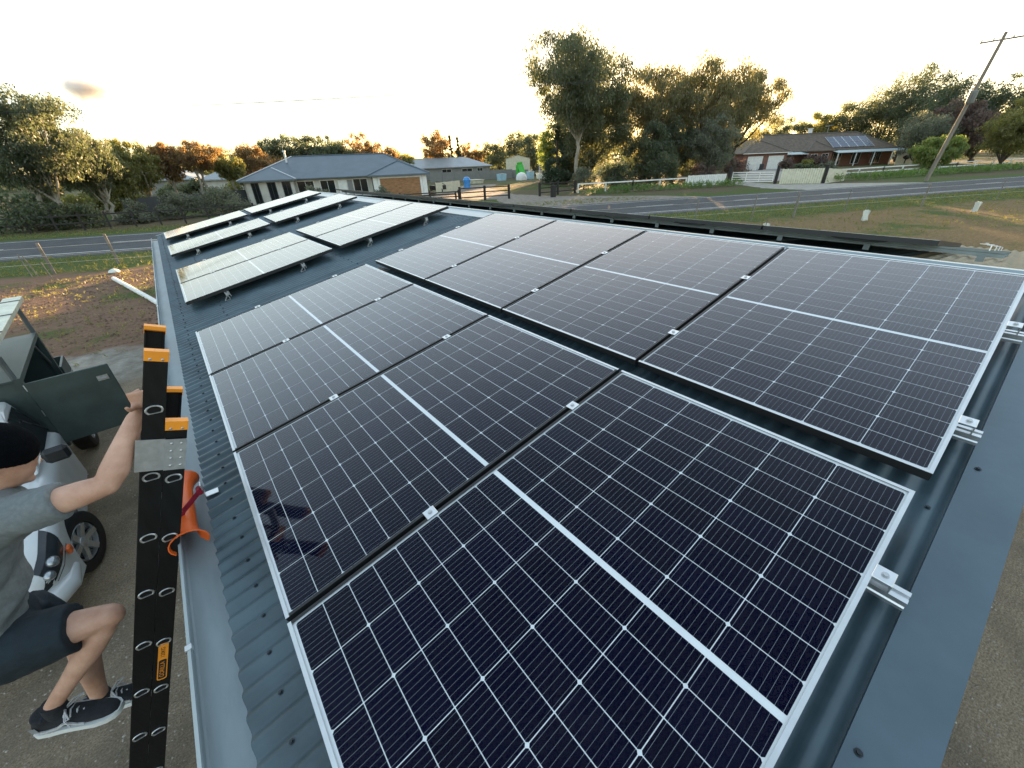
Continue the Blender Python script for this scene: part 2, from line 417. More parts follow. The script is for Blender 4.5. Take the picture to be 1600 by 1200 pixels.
jb = MB().box(.82, .90, .2, .28, -.028, -.0101).box(.82, .90, .53, .61, -.028, -.0101).box(.82, .90, .86, .94, -.028, -.0101).mesh('junction_box'); jb.materials.append(M_dark)
def panel(mw, label, group, detail, near=False):
    p = empty('solar_panel', mw=mw); tag(p, label, 'solar panel', group)
    obj('frame_end', FR_L, None, p); obj('frame_end', FR_L, None, p).location.x = PH - LIP
    if near: obj('frame_long', FLONG, None, p)
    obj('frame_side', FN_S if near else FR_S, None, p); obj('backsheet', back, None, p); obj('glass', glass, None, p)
    if detail:
        for x, y, r in CP:
            o = obj('cell', CELL, None, p); o.location = (x, y, -.0055)
            if r % 2: o.rotation_euler = (0, 0, math.pi)
    else:
        tag(obj('cells', CELLS_J, None, p), kind='stuff')
    return p
GAP = .02; V2 = PH + .109
ordw = ['nearest', 'second', 'third', 'fourth']
for k in range(4):
    panel(ROOFM @ Matrix.Translation((0, k * (PW + GAP), 0)), f'{ordw[k]} dark solar panel from the near gable in the row beside the gutter', 'solar panels laid flat on the near roof', True, k == 0)
    panel(ROOFM @ Matrix.Translation((V2, k * (PW + GAP) - .017, 0)), f'{ordw[k]} dark solar panel from the near gable in the row below the ridge', 'solar panels laid flat on the near roof', True, k == 0)
def tilt(u, v, wn, wf):
    ang = math.asin((wf - wn) / PW)
    return ROOFM @ Matrix.Translation((v, u, wn)) @ Matrix.Rotation(ang, 4, 'X')
TD = .009
TDS = (.009, -.020, -.020)
TG = 'raised solar panels at the far end of the roof'
TILT = [(5.72, .022, 2, 'pale reflecting pair next behind the flat dark panels'), (9.50, .012, 1, 'pale single strip in the middle of the far roof'), (12.05, .010, 1, 'pale strip at the far gable of the roof')]
for gi, (u, wn, cnt, txt) in enumerate(TILT):
    TD = TDS[gi]
    for row, v in enumerate((0.0, V2)):
        for k in range(cnt):
            w0 = wn - k * TD; side = 'gutter side' if row == 0 else 'ridge side'
            if cnt == 2: lab = f'{"nearer" if k == 0 else "farther"} panel of the pale raised pair on the {side} behind the flat panels'
            elif gi == 1: lab = f'raised pale solar panel, {side}, second row from the far gable'
            else: lab = f'raised pale solar panel, {side}, last row at the far gable'
            panel(tilt(u + k * (PW + GAP), v, w0, w0 - TD), lab, TG, False)
# array on the other slope, seen edge-on over the ridge
XO, ZO, AO = 4.20, 3.160, R(8.6)
for k in range(11):
    m4 = Matrix.Translation((XO, .44 + k * (PW + .018), ZO)) @ Matrix.Rotation(AO, 4, 'Y')
    p = panel(m4, 'solar panel seen edge-on just beyond the roof ridge', 'solar panels edge-on beyond the ridge', False)
    obj('junction_box', jb, None, p)

# ---- rails with clamps
def clamp_mesh(end=False):
    mb = MB()
    if end: mb.box(-.024, .024, -.034, .012, .0, .0042, .001); mb.box(-.024, .024, -.034, -.030, -.036, 0)
    else: mb.box(-.024, .024, -.022, .022, .0, .0042, .001)
    m = mb.mesh('clamp'); m.materials.append(M_alu); return m
CLM, CLE = clamp_mesh(), clamp_mesh(True)
bolt = MB().lathe([(.0095, 0), (.0095, .002), (.0065, .0021), (.0065, .007)], (0, 0, .0042), 'Z', 10).mesh('bolt'); bolt.materials.append(M_steel)
M_wal = mat('weathered_aluminium', (.22, .25, .24), .6, 0, .12, 12)
def rail_mesh(L):
    P = [(-.02, -.04), (.02, -.04), (.02, -.006), (.012, -.006), (.012, 0), (.020, 0), (.020, .0), (.0195, -.002), (.006, -.002), (.006, -.012), (-.006, -.012), (-.006, -.002), (-.020, -.002), (-.020, -.012), (-.016, -.016), (-.016, -.024), (-.02, -.028)]
    P = [(-.02, -.04), (.02, -.04), (.02, -.028), (.016, -.024), (.016, -.016), (.02, -.012), (.02, 0), (.006, 0), (.006, -.012), (-.006, -.012), (-.006, 0), (-.02, 0), (-.02, -.012), (-.016, -.016), (-.016, -.024), (-.02, -.028)]
    m = MB().prism(P, lambda a, b, d: (a, d, b), 0, L).mesh('rail'); m.materials.append(M_alu); return m
def foot_mesh(h):
    mb = MB(); mb.box(-.022, .022, .0, .005, -h, .0); mb.box(-.022, .022, -.045, .0, -h, -h + .005)
    m = mb.mesh('foot'); m.materials.append(M_alu); return m
FOOT = foot_mesh(.075)
def rail(mw, L, clamps, feet, label, ends=(), fm=None, group='aluminium mounting rails'):
    r = empty('mounting_rail', mw=mw); tag(r, label, 'mounting rail', group)
    obj('rail', rail_mesh(L), None, r)
    for y in clamps:
        c_ = obj('clamp', CLM, None, r); c_.location = (0, y, PT); b_ = obj('bolt', bolt, None, c_)
    for y in ends:
        c_ = obj('clamp', CLE, None, r); c_.location = (0, y, PT); b_ = obj('bolt', bolt, None, c_); b_.location = (0, -.012, 0)
    for y in feet:
        f_ = obj('foot', fm or FOOT, None, r); f_.location = (.042, y, 0)
    return r
RV = [(.560, 'lower rail under the panels beside the gutter'), (1.362, 'upper rail under the panels beside the gutter'), (2.165, 'lower rail under the panels below the ridge'), (2.972, 'upper rail under the panels below the ridge')]
for i, (v, t_) in enumerate(RV):
    off = -.017 if i > 1 else 0
    rail(ROOFM @ Matrix.Translation((v, -.085, -PT - .0005)), 4.62 + .15, [.085 + off + k * (PW + GAP) - GAP / 2 for k in (1, 2, 3)] + [.085 + off + 4 * (PW + GAP) - .012],
         [.35 + .9 * k for k in range(5)], t_ + ' with end clamp at near gable', ends=[.075 + off])
for gi, (u, wn, cnt, txt) in enumerate(TILT):
    TD = TDS[gi]
    for i, v in enumerate((.40, 1.30, 2.23, 3.13)):
        L = cnt * (PW + GAP) + .06; h = wn - WS - PT - .04 - .045
        lab = f'{["lowest", "second lowest", "second highest", "highest"][i]} rail under the {["pale raised panel pairs", "middle far panel row", "last far panel row"][gi]}'
        mw_ = tilt(u - .04, v, wn - PT - .0005, wn - PT - .0005 - TD)
        r = rail(mw_, L, [cnt * (PW + GAP) + .032] + ([PW + .05] if cnt == 2 else []), [], lab, group='rails of the raised panels')
        lg = MB(); d = -(wn - PT - WS) + .004
        lg.box(-.003, .003, .03, .07, d, -.04); lg.box(-.06, .0, .03, .07, d, d + .005); lg.bar((-.055, .05, d + .004), (-.004, .05, -.045), .008, .03, (0, 1, 0)); lg.box(.022, .028, .03, .07, -.07, -.005)
        obj('tilt_leg', lg, M_alu, r)
for i, (dx, zz) in enumerate(((.16, 0), (1.12, 0), (1.98, 0), (2.9, 0))):
    m4 = Matrix.Translation((XO, .12, ZO)) @ Matrix.Rotation(AO, 4, 'Y') @ Matrix.Translation((dx, 0, -PT - .0005))
    r = rail(m4, 12.9, [], [], f'{["first", "second", "third", "fourth"][i]} rail end sticking out beyond the ridge, counted from the ridge', ends=[.12], group='rail ends beyond the ridge')
    for ch_ in r.children:
        if ch_.name.startswith('clamp'): ch_.scale = (1.3, 1.3, 1.0)
        if ch_.name.startswith('rail'): ch_.data.materials.clear(); ch_.data.materials.append(M_wal)
    if i == 0:
        bk = MB()
        for y in np.arange(.1, 12.8, .62): bk.box(-.034, -.0205, y - .02, y + .02, -.075, -.03)
        tag(obj('brackets', bk, M_wal, r), kind='stuff')
mb = MB(); rr = random.Random(4)
for k in range(11):
    y = .5 + k * (PW + .018)
    for q in range(2):
        a = y + rr.uniform(.05, .6); n = 7; sag = rr.uniform(.01, .035)
        mb.tube([(XO + .03 + .01 * math.sin(i), a + i * rr.uniform(.05, .08), ZO - .034 - sag * math.sin(math.pi * i / (n - 1)) + (.01 if i in (0, n - 1) else 0)) for i in range(n)], .0035, 5)
tag(obj('panel_leads', mb, M_dark), 'black panel leads drooping under the far panel edge along the ridge', 'cables')
mb = MB(); rr = random.Random(11)
for k in range(26):
    p = RT(4.50 + rr.uniform(-.10, .14), 1.765 + rr.uniform(-.05, .10), WS + .012 + rr.uniform(0, .012)); a = rr.uniform(0, 3.14); d = Vector((math.cos(a), math.sin(a), rr.uniform(-.1, .2))) * rr.uniform(.012, .03)
    mb.bar(p - d, p + d, rr.uniform(.008, .016), .003)
tag(obj('leaf_litter', mb, mat('dry_leaf', (.30, .17, .06), .9, 0, .3, 40)), 'little heap of dry tan leaves on the roof between the panel rows', 'leaves', kind='stuff')
# safety bracket with red strap on the gutter edge of the roof
mb = MB(); c0 = RT(2.22, -.165, WS + .009)
mb.box(c0.x - .03, c0.x + .022, c0.y - .02, c0.y + .02, c0.z, c0.z + .004); mb.box(c0.x - .034, c0.x - .03, c0.y - .02, c0.y + .02, c0.z, c0.z + .075)
tag(obj('roof_bracket', mb, M_alu), 'small silver angle bracket on the roof edge with the red strap', 'bracket')
# ================================================================== ground, road
def mat_ground():
    m, nt, b = _bsdf('ground'); N = nt.nodes.new; L = nt.links.new
    ge = N('ShaderNodeNewGeometry'); sx = N('ShaderNodeSeparateXYZ'); L(ge.outputs['Position'], sx.inputs[0])
    def noise(scale, detail=6, rough=.6, st=None):
        n = N('ShaderNodeTexNoise'); n.inputs['Scale'].default_value = scale; n.inputs['Detail'].default_value = detail; n.inputs['Roughness'].default_value = rough
        if st:
            mp = N('ShaderNodeMapping'); mp.inputs['Scale'].default_value = st; mp.inputs['Rotation'].default_value = (0, 0, R(25.6)); L(ge.outputs['Position'], mp.inputs[0]); L(mp.outputs[0], n.inputs['Vector'])
        else: L(ge.outputs['Position'], n.inputs['Vector'])
        return n.outputs['Fac']
    def math_(op, a, b_=0.0, c=None):
        n = N('ShaderNodeMath'); n.operation = op
        for i, q in enumerate((a, b_, c)):
            if q is None: continue
            if isinstance(q, (int, float)): n.inputs[i].default_value = q
            else: L(q, n.inputs[i])
        return n.outputs[0]
    def step(x, a, b_):
        n = N('ShaderNodeMapRange'); n.interpolation_type = 'SMOOTHSTEP'; L(x, n.inputs[0]); n.inputs['From Min'].default_value = a; n.inputs['From Max'].default_value = b_; return n.outputs[0]
    def ramp(x, *st):
        r = N('ShaderNodeValToRGB'); L(x, r.inputs[0]); e = r.color_ramp.elements
        while len(e) < len(st): e.new(.5)
        for i, (p, c) in enumerate(st): e[i].position = p; e[i].color = (*c, 1)
        return r.outputs[0]
    def mix(f, a, b_):
        n = N('ShaderNodeMix'); n.data_type = 'RGBA'
        L(f, n.inputs[0]); L(a, n.inputs[6]); L(b_, n.inputs[7]); return n.outputs[2]
    n1 = noise(.35, 8); n2 = noise(3.2, 12, .78, (.6, 2.4, 1)); n3 = noise(14, 6, .7); n4 = noise(.12, 5)
    o = math_('MULTIPLY_ADD', sx.outputs['X'], .48, sx.outputs['Y'])
    ow = math_('ADD', o, math_('MULTIPLY', math_('SUBTRACT', n1, .5), 5.0))
    soil = ramp(n2, (.25, (.12, .070, .048)), (.5, (.20, .122, .082)), (.75, (.29, .20, .14)))
    dry = ramp(n2, (.25, (.13, .085, .040)), (.5, (.20, .135, .065)), (.75, (.27, .20, .10)))
    grass = ramp(n3, (.25, (.040, .060, .016)), (.55, (.085, .115, .030)), (.8, (.17, .17, .065)))
    soil = mix(step(sx.outputs['X'], 8, 20), soil, dry)
    base = mix(step(math_('ADD', n1, math_('MULTIPLY', math_('SUBTRACT', n3, .5), .5)), .52, .64), soil, grass)
    verge = mix(step(ow, 23.4, 25.0), base, grass)
    litter = ramp(n2, (.25, (.075, .06, .035)), (.55, (.13, .10, .06)), (.8, (.19, .155, .09)))
    far = mix(step(math_('ADD', n4, math_('MULTIPLY', math_('SUBTRACT', n2, .5), .5)), .44, .60), litter, grass)
    col = mix(step(ow, 41.5, 44), verge, far)
    # gravel yard round the shed
    yx = math_('ADD', sx.outputs['Y'], math_('MULTIPLY', math_('SUBTRACT', n1, .5), 7.0))
    grav = ramp(noise(60, 4, .8), (.30, (.15, .112, .074)), (.5, (.33, .255, .175)), (.72, (.60, .50, .37)))
    grav2 = ramp(noise(3.0, 8, .7), (.3, (.18, .16, .135)), (.7, (.46, .42, .36)))
    gm = math_('SUBTRACT', 1.0, step(yx, 11.0, 12.8)) if False else None
    inv = N('ShaderNodeMath'); inv.operation = 'SUBTRACT'; inv.inputs[0].default_value = 1.0; L(step(yx, 12.2, 13.4), inv.inputs[1])
    rx = N('ShaderNodeMath'); rx.operation = 'SUBTRACT'; rx.inputs[0].default_value = 1.0; L(step(sx.outputs['X'], 12, 15), rx.inputs[1])
    gmask = math_('MULTIPLY', inv.outputs[0], rx.outputs[0])
    band = math_('MULTIPLY', step(yx, 10.6, 12.2), 1.0)
    gvar = mix(step(noise(.9, 8, .7), .40, .66), grav, ramp(noise(70, 4, .8), (.3, (.10, .078, .052)), (.72, (.32, .26, .19))))
    gcol = mix(band, gvar, grav2)
    col = mix(gmask, col, gcol)
    L(col, b.inputs['Base Color']); b.inputs['Roughness'].default_value = .95; b.inputs['Specular IOR Level'].default_value = .15
    bp = N('ShaderNodeBump'); bp.inputs['Strength'].default_value = .9; bp.inputs['Distance'].default_value = .05
    hh = math_('ADD', math_('MULTIPLY', noise(45, 5, .8), .35), n2); L(hh, bp.inputs['Height']); L(bp.outputs[0], b.inputs['Normal'])
    return m
def grid_sheet(x0, x1, y0, y1, n, fn=None):
    mb = MB(); xs = np.linspace(x0, x1, n); ys = np.linspace(y0, y1, n)
    mb.add([(x, y, fn(x, y) if fn else 0) for y in ys for x in xs], [(j * n + i, j * n + i + 1, (j + 1) * n + i + 1, (j + 1) * n + i) for j in range(n - 1) for i in range(n - 1)])
    return mb
g = obj('ground', grid_sheet(-3000, 3000, -3000, 3000, 3), mat_ground()); g.location.z = 0; tag(g, kind='structure')
SL = -.48; RD = Vector((1, SL, 0)).normalized(); RN = Vector((-RD.y, RD.x, 0))   # along / across the road (RN away from the shed)
def RP(s, o, z=0.0):
    """s metres along the road from X=0, o = across offset measured as Y at X=0"""
    p = Vector((0, o, 0)) + RD * s; return Vector((p.x, p.y, z))
M_asph = mat('asphalt', (.055, .058, .060), .85, 0, .22, 1.1, .5, 90, coords='Object', detail=10)
def road_strip(o0, o1, s0, s1, z, wob=0.0, n=60, seed=0):
    mb = MB(); rr = random.Random(seed); vs = []; fs = []
    for i in range(n + 1):
        s_ = s0 + (s1 - s0) * i / n
        vs.append(RP(s_, o0 + rr.uniform(-wob, wob), z)); vs.append(RP(s_, o1 + rr.uniform(-wob, wob), z))
    for i in range(n): fs.append((2 * i, 2 * i + 2, 2 * i + 3, 2 * i + 1))
    mb.add(vs, fs); return mb
road = obj('road', road_strip(29.6, 39.4, -400, 400, .012, .06, 400, 1), M_asph); tag(road, kind='structure')
M_paint = mat('road_paint', (.62, .62, .58), .7, 0, .25, 6)
obj('edge_line', road_strip(30.95, 31.10, -300, 300, .016), M_paint, road)
obj('edge_line', road_strip(38.55, 38.68, -300, 300, .016), M_paint, road)
for k in range(-12, 14):
    obj('lane_marking', road_strip(34.80, 34.94, k * 9.0 - 3.2, k * 9.0 + .1, .016, 0, 1), M_paint, road)
M_grav = mat('gravel_drive', (.16, .13, .10), .95, 0, .3, 3.0, .7, 60, col2=(.30, .26, .21), detail=10)
def poly_sheet(name, pts, z, m, jit=.25, seed=3):
    rr = random.Random(seed); P = []
    for i, a in enumerate(pts):
        b = pts[(i + 1) % len(pts)]
        for k in range(8):
            t = k / 8; P.append((a[0] + (b[0] - a[0]) * t + rr.uniform(-jit, jit), a[1] + (b[1] - a[1]) * t + rr.uniform(-jit, jit), z))
    bm = bmesh.new(); vs = [bm.verts.new(p) for p in P]; bm.faces.new(vs); bmesh.ops.triangulate(bm, faces=bm.faces[:])
    me = bpy.data.meshes.new(name); bm.to_mesh(me); bm.free(); me.materials.append(m)
    if me.polygons and me.polygons[0].normal.z < 0: me.flip_normals()
    o = bpy.data.objects.new(name, me); COL.objects.link(o); return o
tag(poly_sheet('driveway', [(23, 28.2), (40, 20.1), (38.5, 25), (33.5, 34), (33, 40), (38, 52), (46, 60), (38, 64), (30, 54), (27.4, 48.5), (23, 46.5), (27.8, 37)], .008, M_grav), kind='structure')
tag(poly_sheet('driveway', [(50, 15.2), (64, 8.5), (60, 16), (57, 20), (60, 26), (84, 38), (93, 39), (100, 38.5), (98, 33), (66, 21), (58, 27), (55.5, 25), (51, 20)], .008, mat('pale_gravel_drive', (.28, .25, .21), .95, 0, .25, 2.0, .6, 50, col2=(.40, .37, .32), detail=9), seed=8), kind='structure')
# ================================================================== trees and shrubs
def mat_leaf(name, c1, c2, tr=.52, sc=.9):
    m, nt, b = _bsdf(name); nt.nodes.remove(b); N = nt.nodes.new; L = nt.links.new; out = nt.nodes['Material Output']
    ge = N('ShaderNodeNewGeometry'); nz = N('ShaderNodeTexNoise'); nz.inputs['Scale'].default_value = sc; nz.inputs['Detail'].default_value = 3
    L(ge.outputs['Position'], nz.inputs['Vector'])
    ad = N('ShaderNodeMath'); ad.operation = 'MULTIPLY_ADD'; ad.inputs[1].default_value = .35; L(ge.outputs['Random Per Island'], ad.inputs[0]); L(nz.outputs['Fac'], ad.inputs[2])
    rp = N('ShaderNodeValToRGB'); rp.color_ramp.elements[0].position = .42; rp.color_ramp.elements[1].position = .92
    rp.color_ramp.elements[0].color = (*c1, 1); rp.color_ramp.elements[1].color = (*c2, 1); L(ad.outputs[0], rp.inputs[0])
    d = N('ShaderNodeBsdfDiffuse'); t = N('ShaderNodeBsdfTranslucent'); L(rp.outputs[0], d.inputs[0])
    hs = N('ShaderNodeHueSaturation'); hs.inputs['Value'].default_value = 2.1; hs.inputs['Saturation'].default_value = 1.1; L(rp.outputs[0], hs.inputs['Color']); L(hs.outputs[0], t.inputs[0])
    mx = N('ShaderNodeMixShader'); mx.inputs[0].default_value = tr; L(d.outputs[0], mx.inputs[1]); L(t.outputs[0], mx.inputs[2])
    g = N('ShaderNodeBsdfGlossy'); g.inputs['Roughness'].default_value = .45; g.inputs[0].default_value = (.8, .8, .8, 1)
    m2 = N('ShaderNodeMixShader'); m2.inputs[0].default_value = .05; L(mx.outputs[0], m2.inputs[1]); L(g.outputs[0], m2.inputs[2])
    L(m2.outputs[0], out.inputs[0]); return m
LF = dict(
    gum=mat_leaf('gum_leaf', (0.054, 0.070, 0.032), (0.142, 0.149, 0.074)),
    gumdark=mat_leaf('gum_leaf_dark', (0.038, 0.054, 0.027), (0.101, 0.115, 0.057)),
    sunset=mat_leaf('gum_leaf_sunlit_tint', (0.121, 0.074, 0.030), (0.220, 0.149, 0.061)),  # orange of the low sun is put into this leaf colour
    olive=mat_leaf('gum_leaf_olive', (0.088, 0.095, 0.027), (0.203, 0.189, 0.054)),
    lime=mat_leaf('bright_leaf', (0.095, 0.149, 0.030), (0.203, 0.220, 0.068)),
    willow=mat_leaf('drooping_leaf', (0.081, 0.084, 0.035), (0.203, 0.182, 0.081), .55),
    pine=mat_leaf('pine_needle', (0.024, 0.043, 0.024), (0.061, 0.084, 0.041), .25),
    grey=mat_leaf('grey_green_leaf', (0.068, 0.078, 0.049), (0.169, 0.176, 0.115)),
    agap=mat_leaf('strap_leaf', (0.061, 0.115, 0.024), (0.149, 0.220, 0.054), .35),
    dusk=mat_leaf('plum_leaf', (0.061, 0.043, 0.035), (0.142, 0.095, 0.074)))
M_bark_w = mat('pale_gum_bark', (.30, .27, .22), .8, 0, .3, 3, .4, 20, stretch=(1, 1, .25))
M_bark_d = mat('dark_bark', (.075, .058, .042), .9, 0, .3, 4, .6, 20, stretch=(1, 1, .25))
def leaves_mesh(centres, rads, per, size, rng, droop=.3, flat=.75, asp=.36):
    """diamond leaves gathered in clumps; centres Nx3, rads N"""
    C = np.repeat(np.asarray(centres), per, 0); Rr = np.repeat(np.asarray(rads), per)
    n = len(C)
    d = rng.normal(size=(n, 3)); d /= np.linalg.norm(d, axis=1)[:, None] + 1e-9
    rad = rng.random(n) ** .45
    P = C + d * (Rr * rad)[:, None] * np.array([1, 1, flat])
    P[:, 2] -= droop * Rr * rng.random(n) * .8
    ax = rng.normal(size=(n, 3)); ax[:, 2] -= droop * 3.0; ax /= np.linalg.norm(ax, axis=1)[:, None] + 1e-9
    sd_ = np.cross(ax, rng.normal(size=(n, 3))); sd_ /= np.linalg.norm(sd_, axis=1)[:, None] + 1e-9
    s = size * rng.uniform(.6, 1.35, n)[:, None]
    V = np.empty((n, 4, 3)); V[:, 0] = P - ax * s * .5; V[:, 1] = P + sd_ * s * asp * .5; V[:, 2] = P + ax * s * .5; V[:, 3] = P - sd_ * s * asp * .5
    V = V.reshape(-1, 3); V[:, 2] = np.maximum(V[:, 2], .03)
    me = bpy.data.meshes.new('crown'); me.vertices.add(4 * n); me.vertices.foreach_set('co', V.ravel())
    me.loops.add(4 * n); me.loops.foreach_set('vertex_index', np.arange(4 * n)); me.polygons.add(n)
    me.polygons.foreach_set('loop_start', np.arange(0, 4 * n, 4)); me.polygons.foreach_set('loop_total', np.full(n, 4))
    me.update(); me.validate(); return me
def tree(name, base, H, rx, label, leaf='gum', seed=0, crown0=.30, nl=6000, size=.34, bark=None, lean=(0, 0), lobes=9, group=None, droop=.35, trunk_r=None, cat='tree', multi=1, flat=.75, ry=None, kind='round', asp=.36):
    rng = np.random.default_rng(seed); bark = bark or M_bark_d
    t = empty(name, (base[0], base[1], 0)); tag(t, label, cat, group)
    ry = ry or rx; z0 = H * crown0; zc = (H + z0) / 2; rz = (H - z0) / 2
    cs = []; rs = []
    if kind == 'cone':
        for i in range(lobes * 5):
            h = rng.random() ** 1.3; rr_ = (1 - h) * rx; a = rng.random() * 6.283
            cs.append((rr_ * math.cos(a) * .8, rr_ * math.sin(a) * .8, z0 + h * (H - z0) * .97)); rs.append(max(.25, rr_ * .45))
    else:
        nc = lobes * 13
        ph = rng.random((7, 3)) * 2 - 1; ph /= np.linalg.norm(ph, axis=1)[:, None]; am = rng.uniform(-.20, .26, 7)
        voids = [(ph[i] * rng.uniform(.55, 1.0), rng.uniform(.16, .30)) for i in range(6)]
        while len(cs) < nc:
            d = rng.normal(size=3); d /= np.linalg.norm(d); q = rng.random() ** .42
            sc_ = .86 + float((am * np.clip(ph @ d, 0, 1) ** 3).sum()); pu = d * q * sc_
            if any(np.linalg.norm(pu - c_) < r_ for c_, r_ in voids): continue
            if d[2] < -.2: pu[:2] *= .9
            cs.append((pu[0] * rx, pu[1] * ry, min(H - .1, zc + pu[2] * rz))); rs.append((rx + rz) / 2 * rng.uniform(.15, .27))
    cs = np.array(cs); rs = np.array(rs)
    cs[:, 0] += lean[0] * np.clip(cs[:, 2] / H, 0, 1); cs[:, 1] += lean[1] * np.clip(cs[:, 2] / H, 0, 1)
    per = max(6, int(nl * 1.6 / len(cs)))
    cm = leaves_mesh(cs, rs, per, size, rng, droop, flat, asp); cm.materials.append(LF[leaf])
    # trunk and limbs
    mb = MB(); tr = trunk_r or H * .022
    for q in range(multi):
        off = (rng.uniform(-.5, .5) * (multi > 1) * .8, rng.uniform(-.5, .5) * (multi > 1) * .8)
        fz = H * rng.uniform(crown0 * .8, crown0 * 1.15) if kind != 'cone' else H * .9
        top = Vector((lean[0] * fz / H + off[0] * 1.6, lean[1] * fz / H + off[1] * 1.6, fz))
        b0 = Vector((off[0], off[1], -.1))
        pts = [b0.lerp(top, k / 5) + Vector((rng.normal() * tr * .8, rng.normal() * tr * .8, 0)) * (0 < k < 5) for k in range(6)]
        mb.tube(pts, [tr * (1.25 - .5 * k / 5) for k in range(6)], 8)
        if kind == 'cone': continue
        idx = rng.permutation(len(cs))[:max(7, lobes)]
        for i in idx:
            e = Vector(cs[i]); mid = top.lerp(e, .5) + Vector((rng.normal() * .1 * rx, rng.normal() * .1 * rx, rz * .10))
            st = pts[-1].lerp(pts[-2], rng.random() * .8)
            k1 = tr * rng.uniform(.35, .6)
            mb.tube([st, st.lerp(mid, .5) + Vector((0, 0, rng.normal() * .05 * rz)), mid, e], [k1, k1 * .75, k1 * .5, k1 * .15], 6, False)
    obj('trunk', mb, bark, t, True); obj('crown', cm, None, t)
    return t
def bush(base, rx, H, label, leaf='grey', seed=0, nl=2500, size=.16, group='shrubs', ry=None, name='shrub', cat='shrub'):
    rng = np.random.default_rng(seed + 777); t = empty(name, (base[0], base[1], 0)); tag(t, label, cat, group)
    ry = ry or rx; cs = []; rs = []
    for i in range(26):
        a = rng.random() * 6.283; e = rng.random(); q = rng.uniform(.45, .85); ce = math.sqrt(1 - e * e)
        cs.append((q * rx * ce * math.cos(a), q * ry * ce * math.sin(a), .12 * H + q * e * H * .88)); rs.append(min(rx, H) * rng.uniform(.22, .36))
    cm = leaves_mesh(cs, rs, max(10, nl // 26), size, rng, .05, .85, .5); cm.materials.append(LF[leaf])
    mb = MB()
    for i in range(7): mb.tube([(0, 0, 0), (cs[i][0] * .4, cs[i][1] * .4, cs[i][2] * .6), cs[i]], [.035, .025, .01], 5, False)
    obj('stem', mb, M_bark_d, t); obj('foliage', cm, None, t); return t
GL = 'gum trees behind the dark rail fence'
tree('gum_tree', (-6.8, 51.5), 10.2, 3.7, 'tallest leaning gum tree at the left edge of the picture', 'gumdark', 1, .22, 24000, .22, M_bark_w, (.9, 0), 12, GL, .55, multi=2, trunk_r=.20)
tree('gum_tree', (-3.7, 54.5), 7.5, 2.7, 'dark gum tree just right of the tallest leaning gum', 'gumdark', 2, .24, 14000, .21, M_bark_w, (.3, 0), 10, GL, .5, multi=2, trunk_r=.15)
tree('gum_tree', (-2.2, 57.5), 5.6, 1.9, 'small bushy olive gum between the leaning gums and the dark screen fence', 'olive', 3, .25, 6000, .25, M_bark_w, (0, 0), 8, GL, .5)
tree('gum_tree', (-.7, 60), 6.7, 2.7, 'broad olive gum with dense crown above the dark screen fence', 'olive', 4, .28, 9000, .26, M_bark_w, (-.2, 0), 11, GL, .5, multi=2, trunk_r=.13)
tree('gum_tree', (2.1, 63), 6.7, 1.9, 'rust-tinged gum with its top catching the low sun', 'sunset', 5, .34, 6000, .25, M_bark_w, (.2, 0), 9, GL, .4)
tree('gum_tree', (4.8, 61.5), 6.6, 2.9, 'open umbrella-shaped gum with pale forked trunk', 'sunset', 6, .52, 6500, .25, M_bark_w, (.3, 0), 9, GL, .3, trunk_r=.14, multi=2)
tree('gum_tree', (8.0, 63), 5.6, 2.0, 'rounded yellow-green gum left of the blue-roofed house', 'olive', 7, .40, 6000, .23, M_bark_w, (0, 0), 8, GL, .4)
tree('gum_tree', (11.6, 69), 6.9, 2.6, 'rust-coloured tree standing close to the house roof on its left', 'sunset', 8, .25, 7000, .26, M_bark_d, (0, 0), 9, GL, .3)
SG = 'shrubs behind the dark rail fence'
bush((-8.0, 49.8), 2.6, 2.6, 'dark shrub under the tallest gum behind the rail fence', 'gumdark', 1, 5000, .2, SG)
bush((-5.3, 49.2), 2.0, 2.1, 'second dark shrub left of the pale fallen sheet, behind the rail fence', 'gum', 2, 4500, .2, SG)
bush((-1.7, 48.6), 1.5, 1.9, 'rounded grey shrub alone in front of the dark screen fence', 'grey', 3, 4500, .16, SG)
bush((1.5, 49.5), 2.1, 2.5, 'large grey-green shrub left of the twin near the house', 'grey', 4, 6000, .17, SG)
bush((4.9, 49.6), 2.4, 2.5, 'large grey-green shrub nearest the left end of the house', 'grey', 5, 7000, .17, SG)
bush((13.8, 50.5), 1.6, 2.2, 'olive shrub against the house windows', 'grey', 6, 4000, .15, 'shrubs along the blue-roofed house')
bush((20.9, 49.5), 1.1, 1.8, 'small olive shrub left of the timber garage door', 'grey', 7, 2500, .15, 'shrubs along the blue-roofed house')
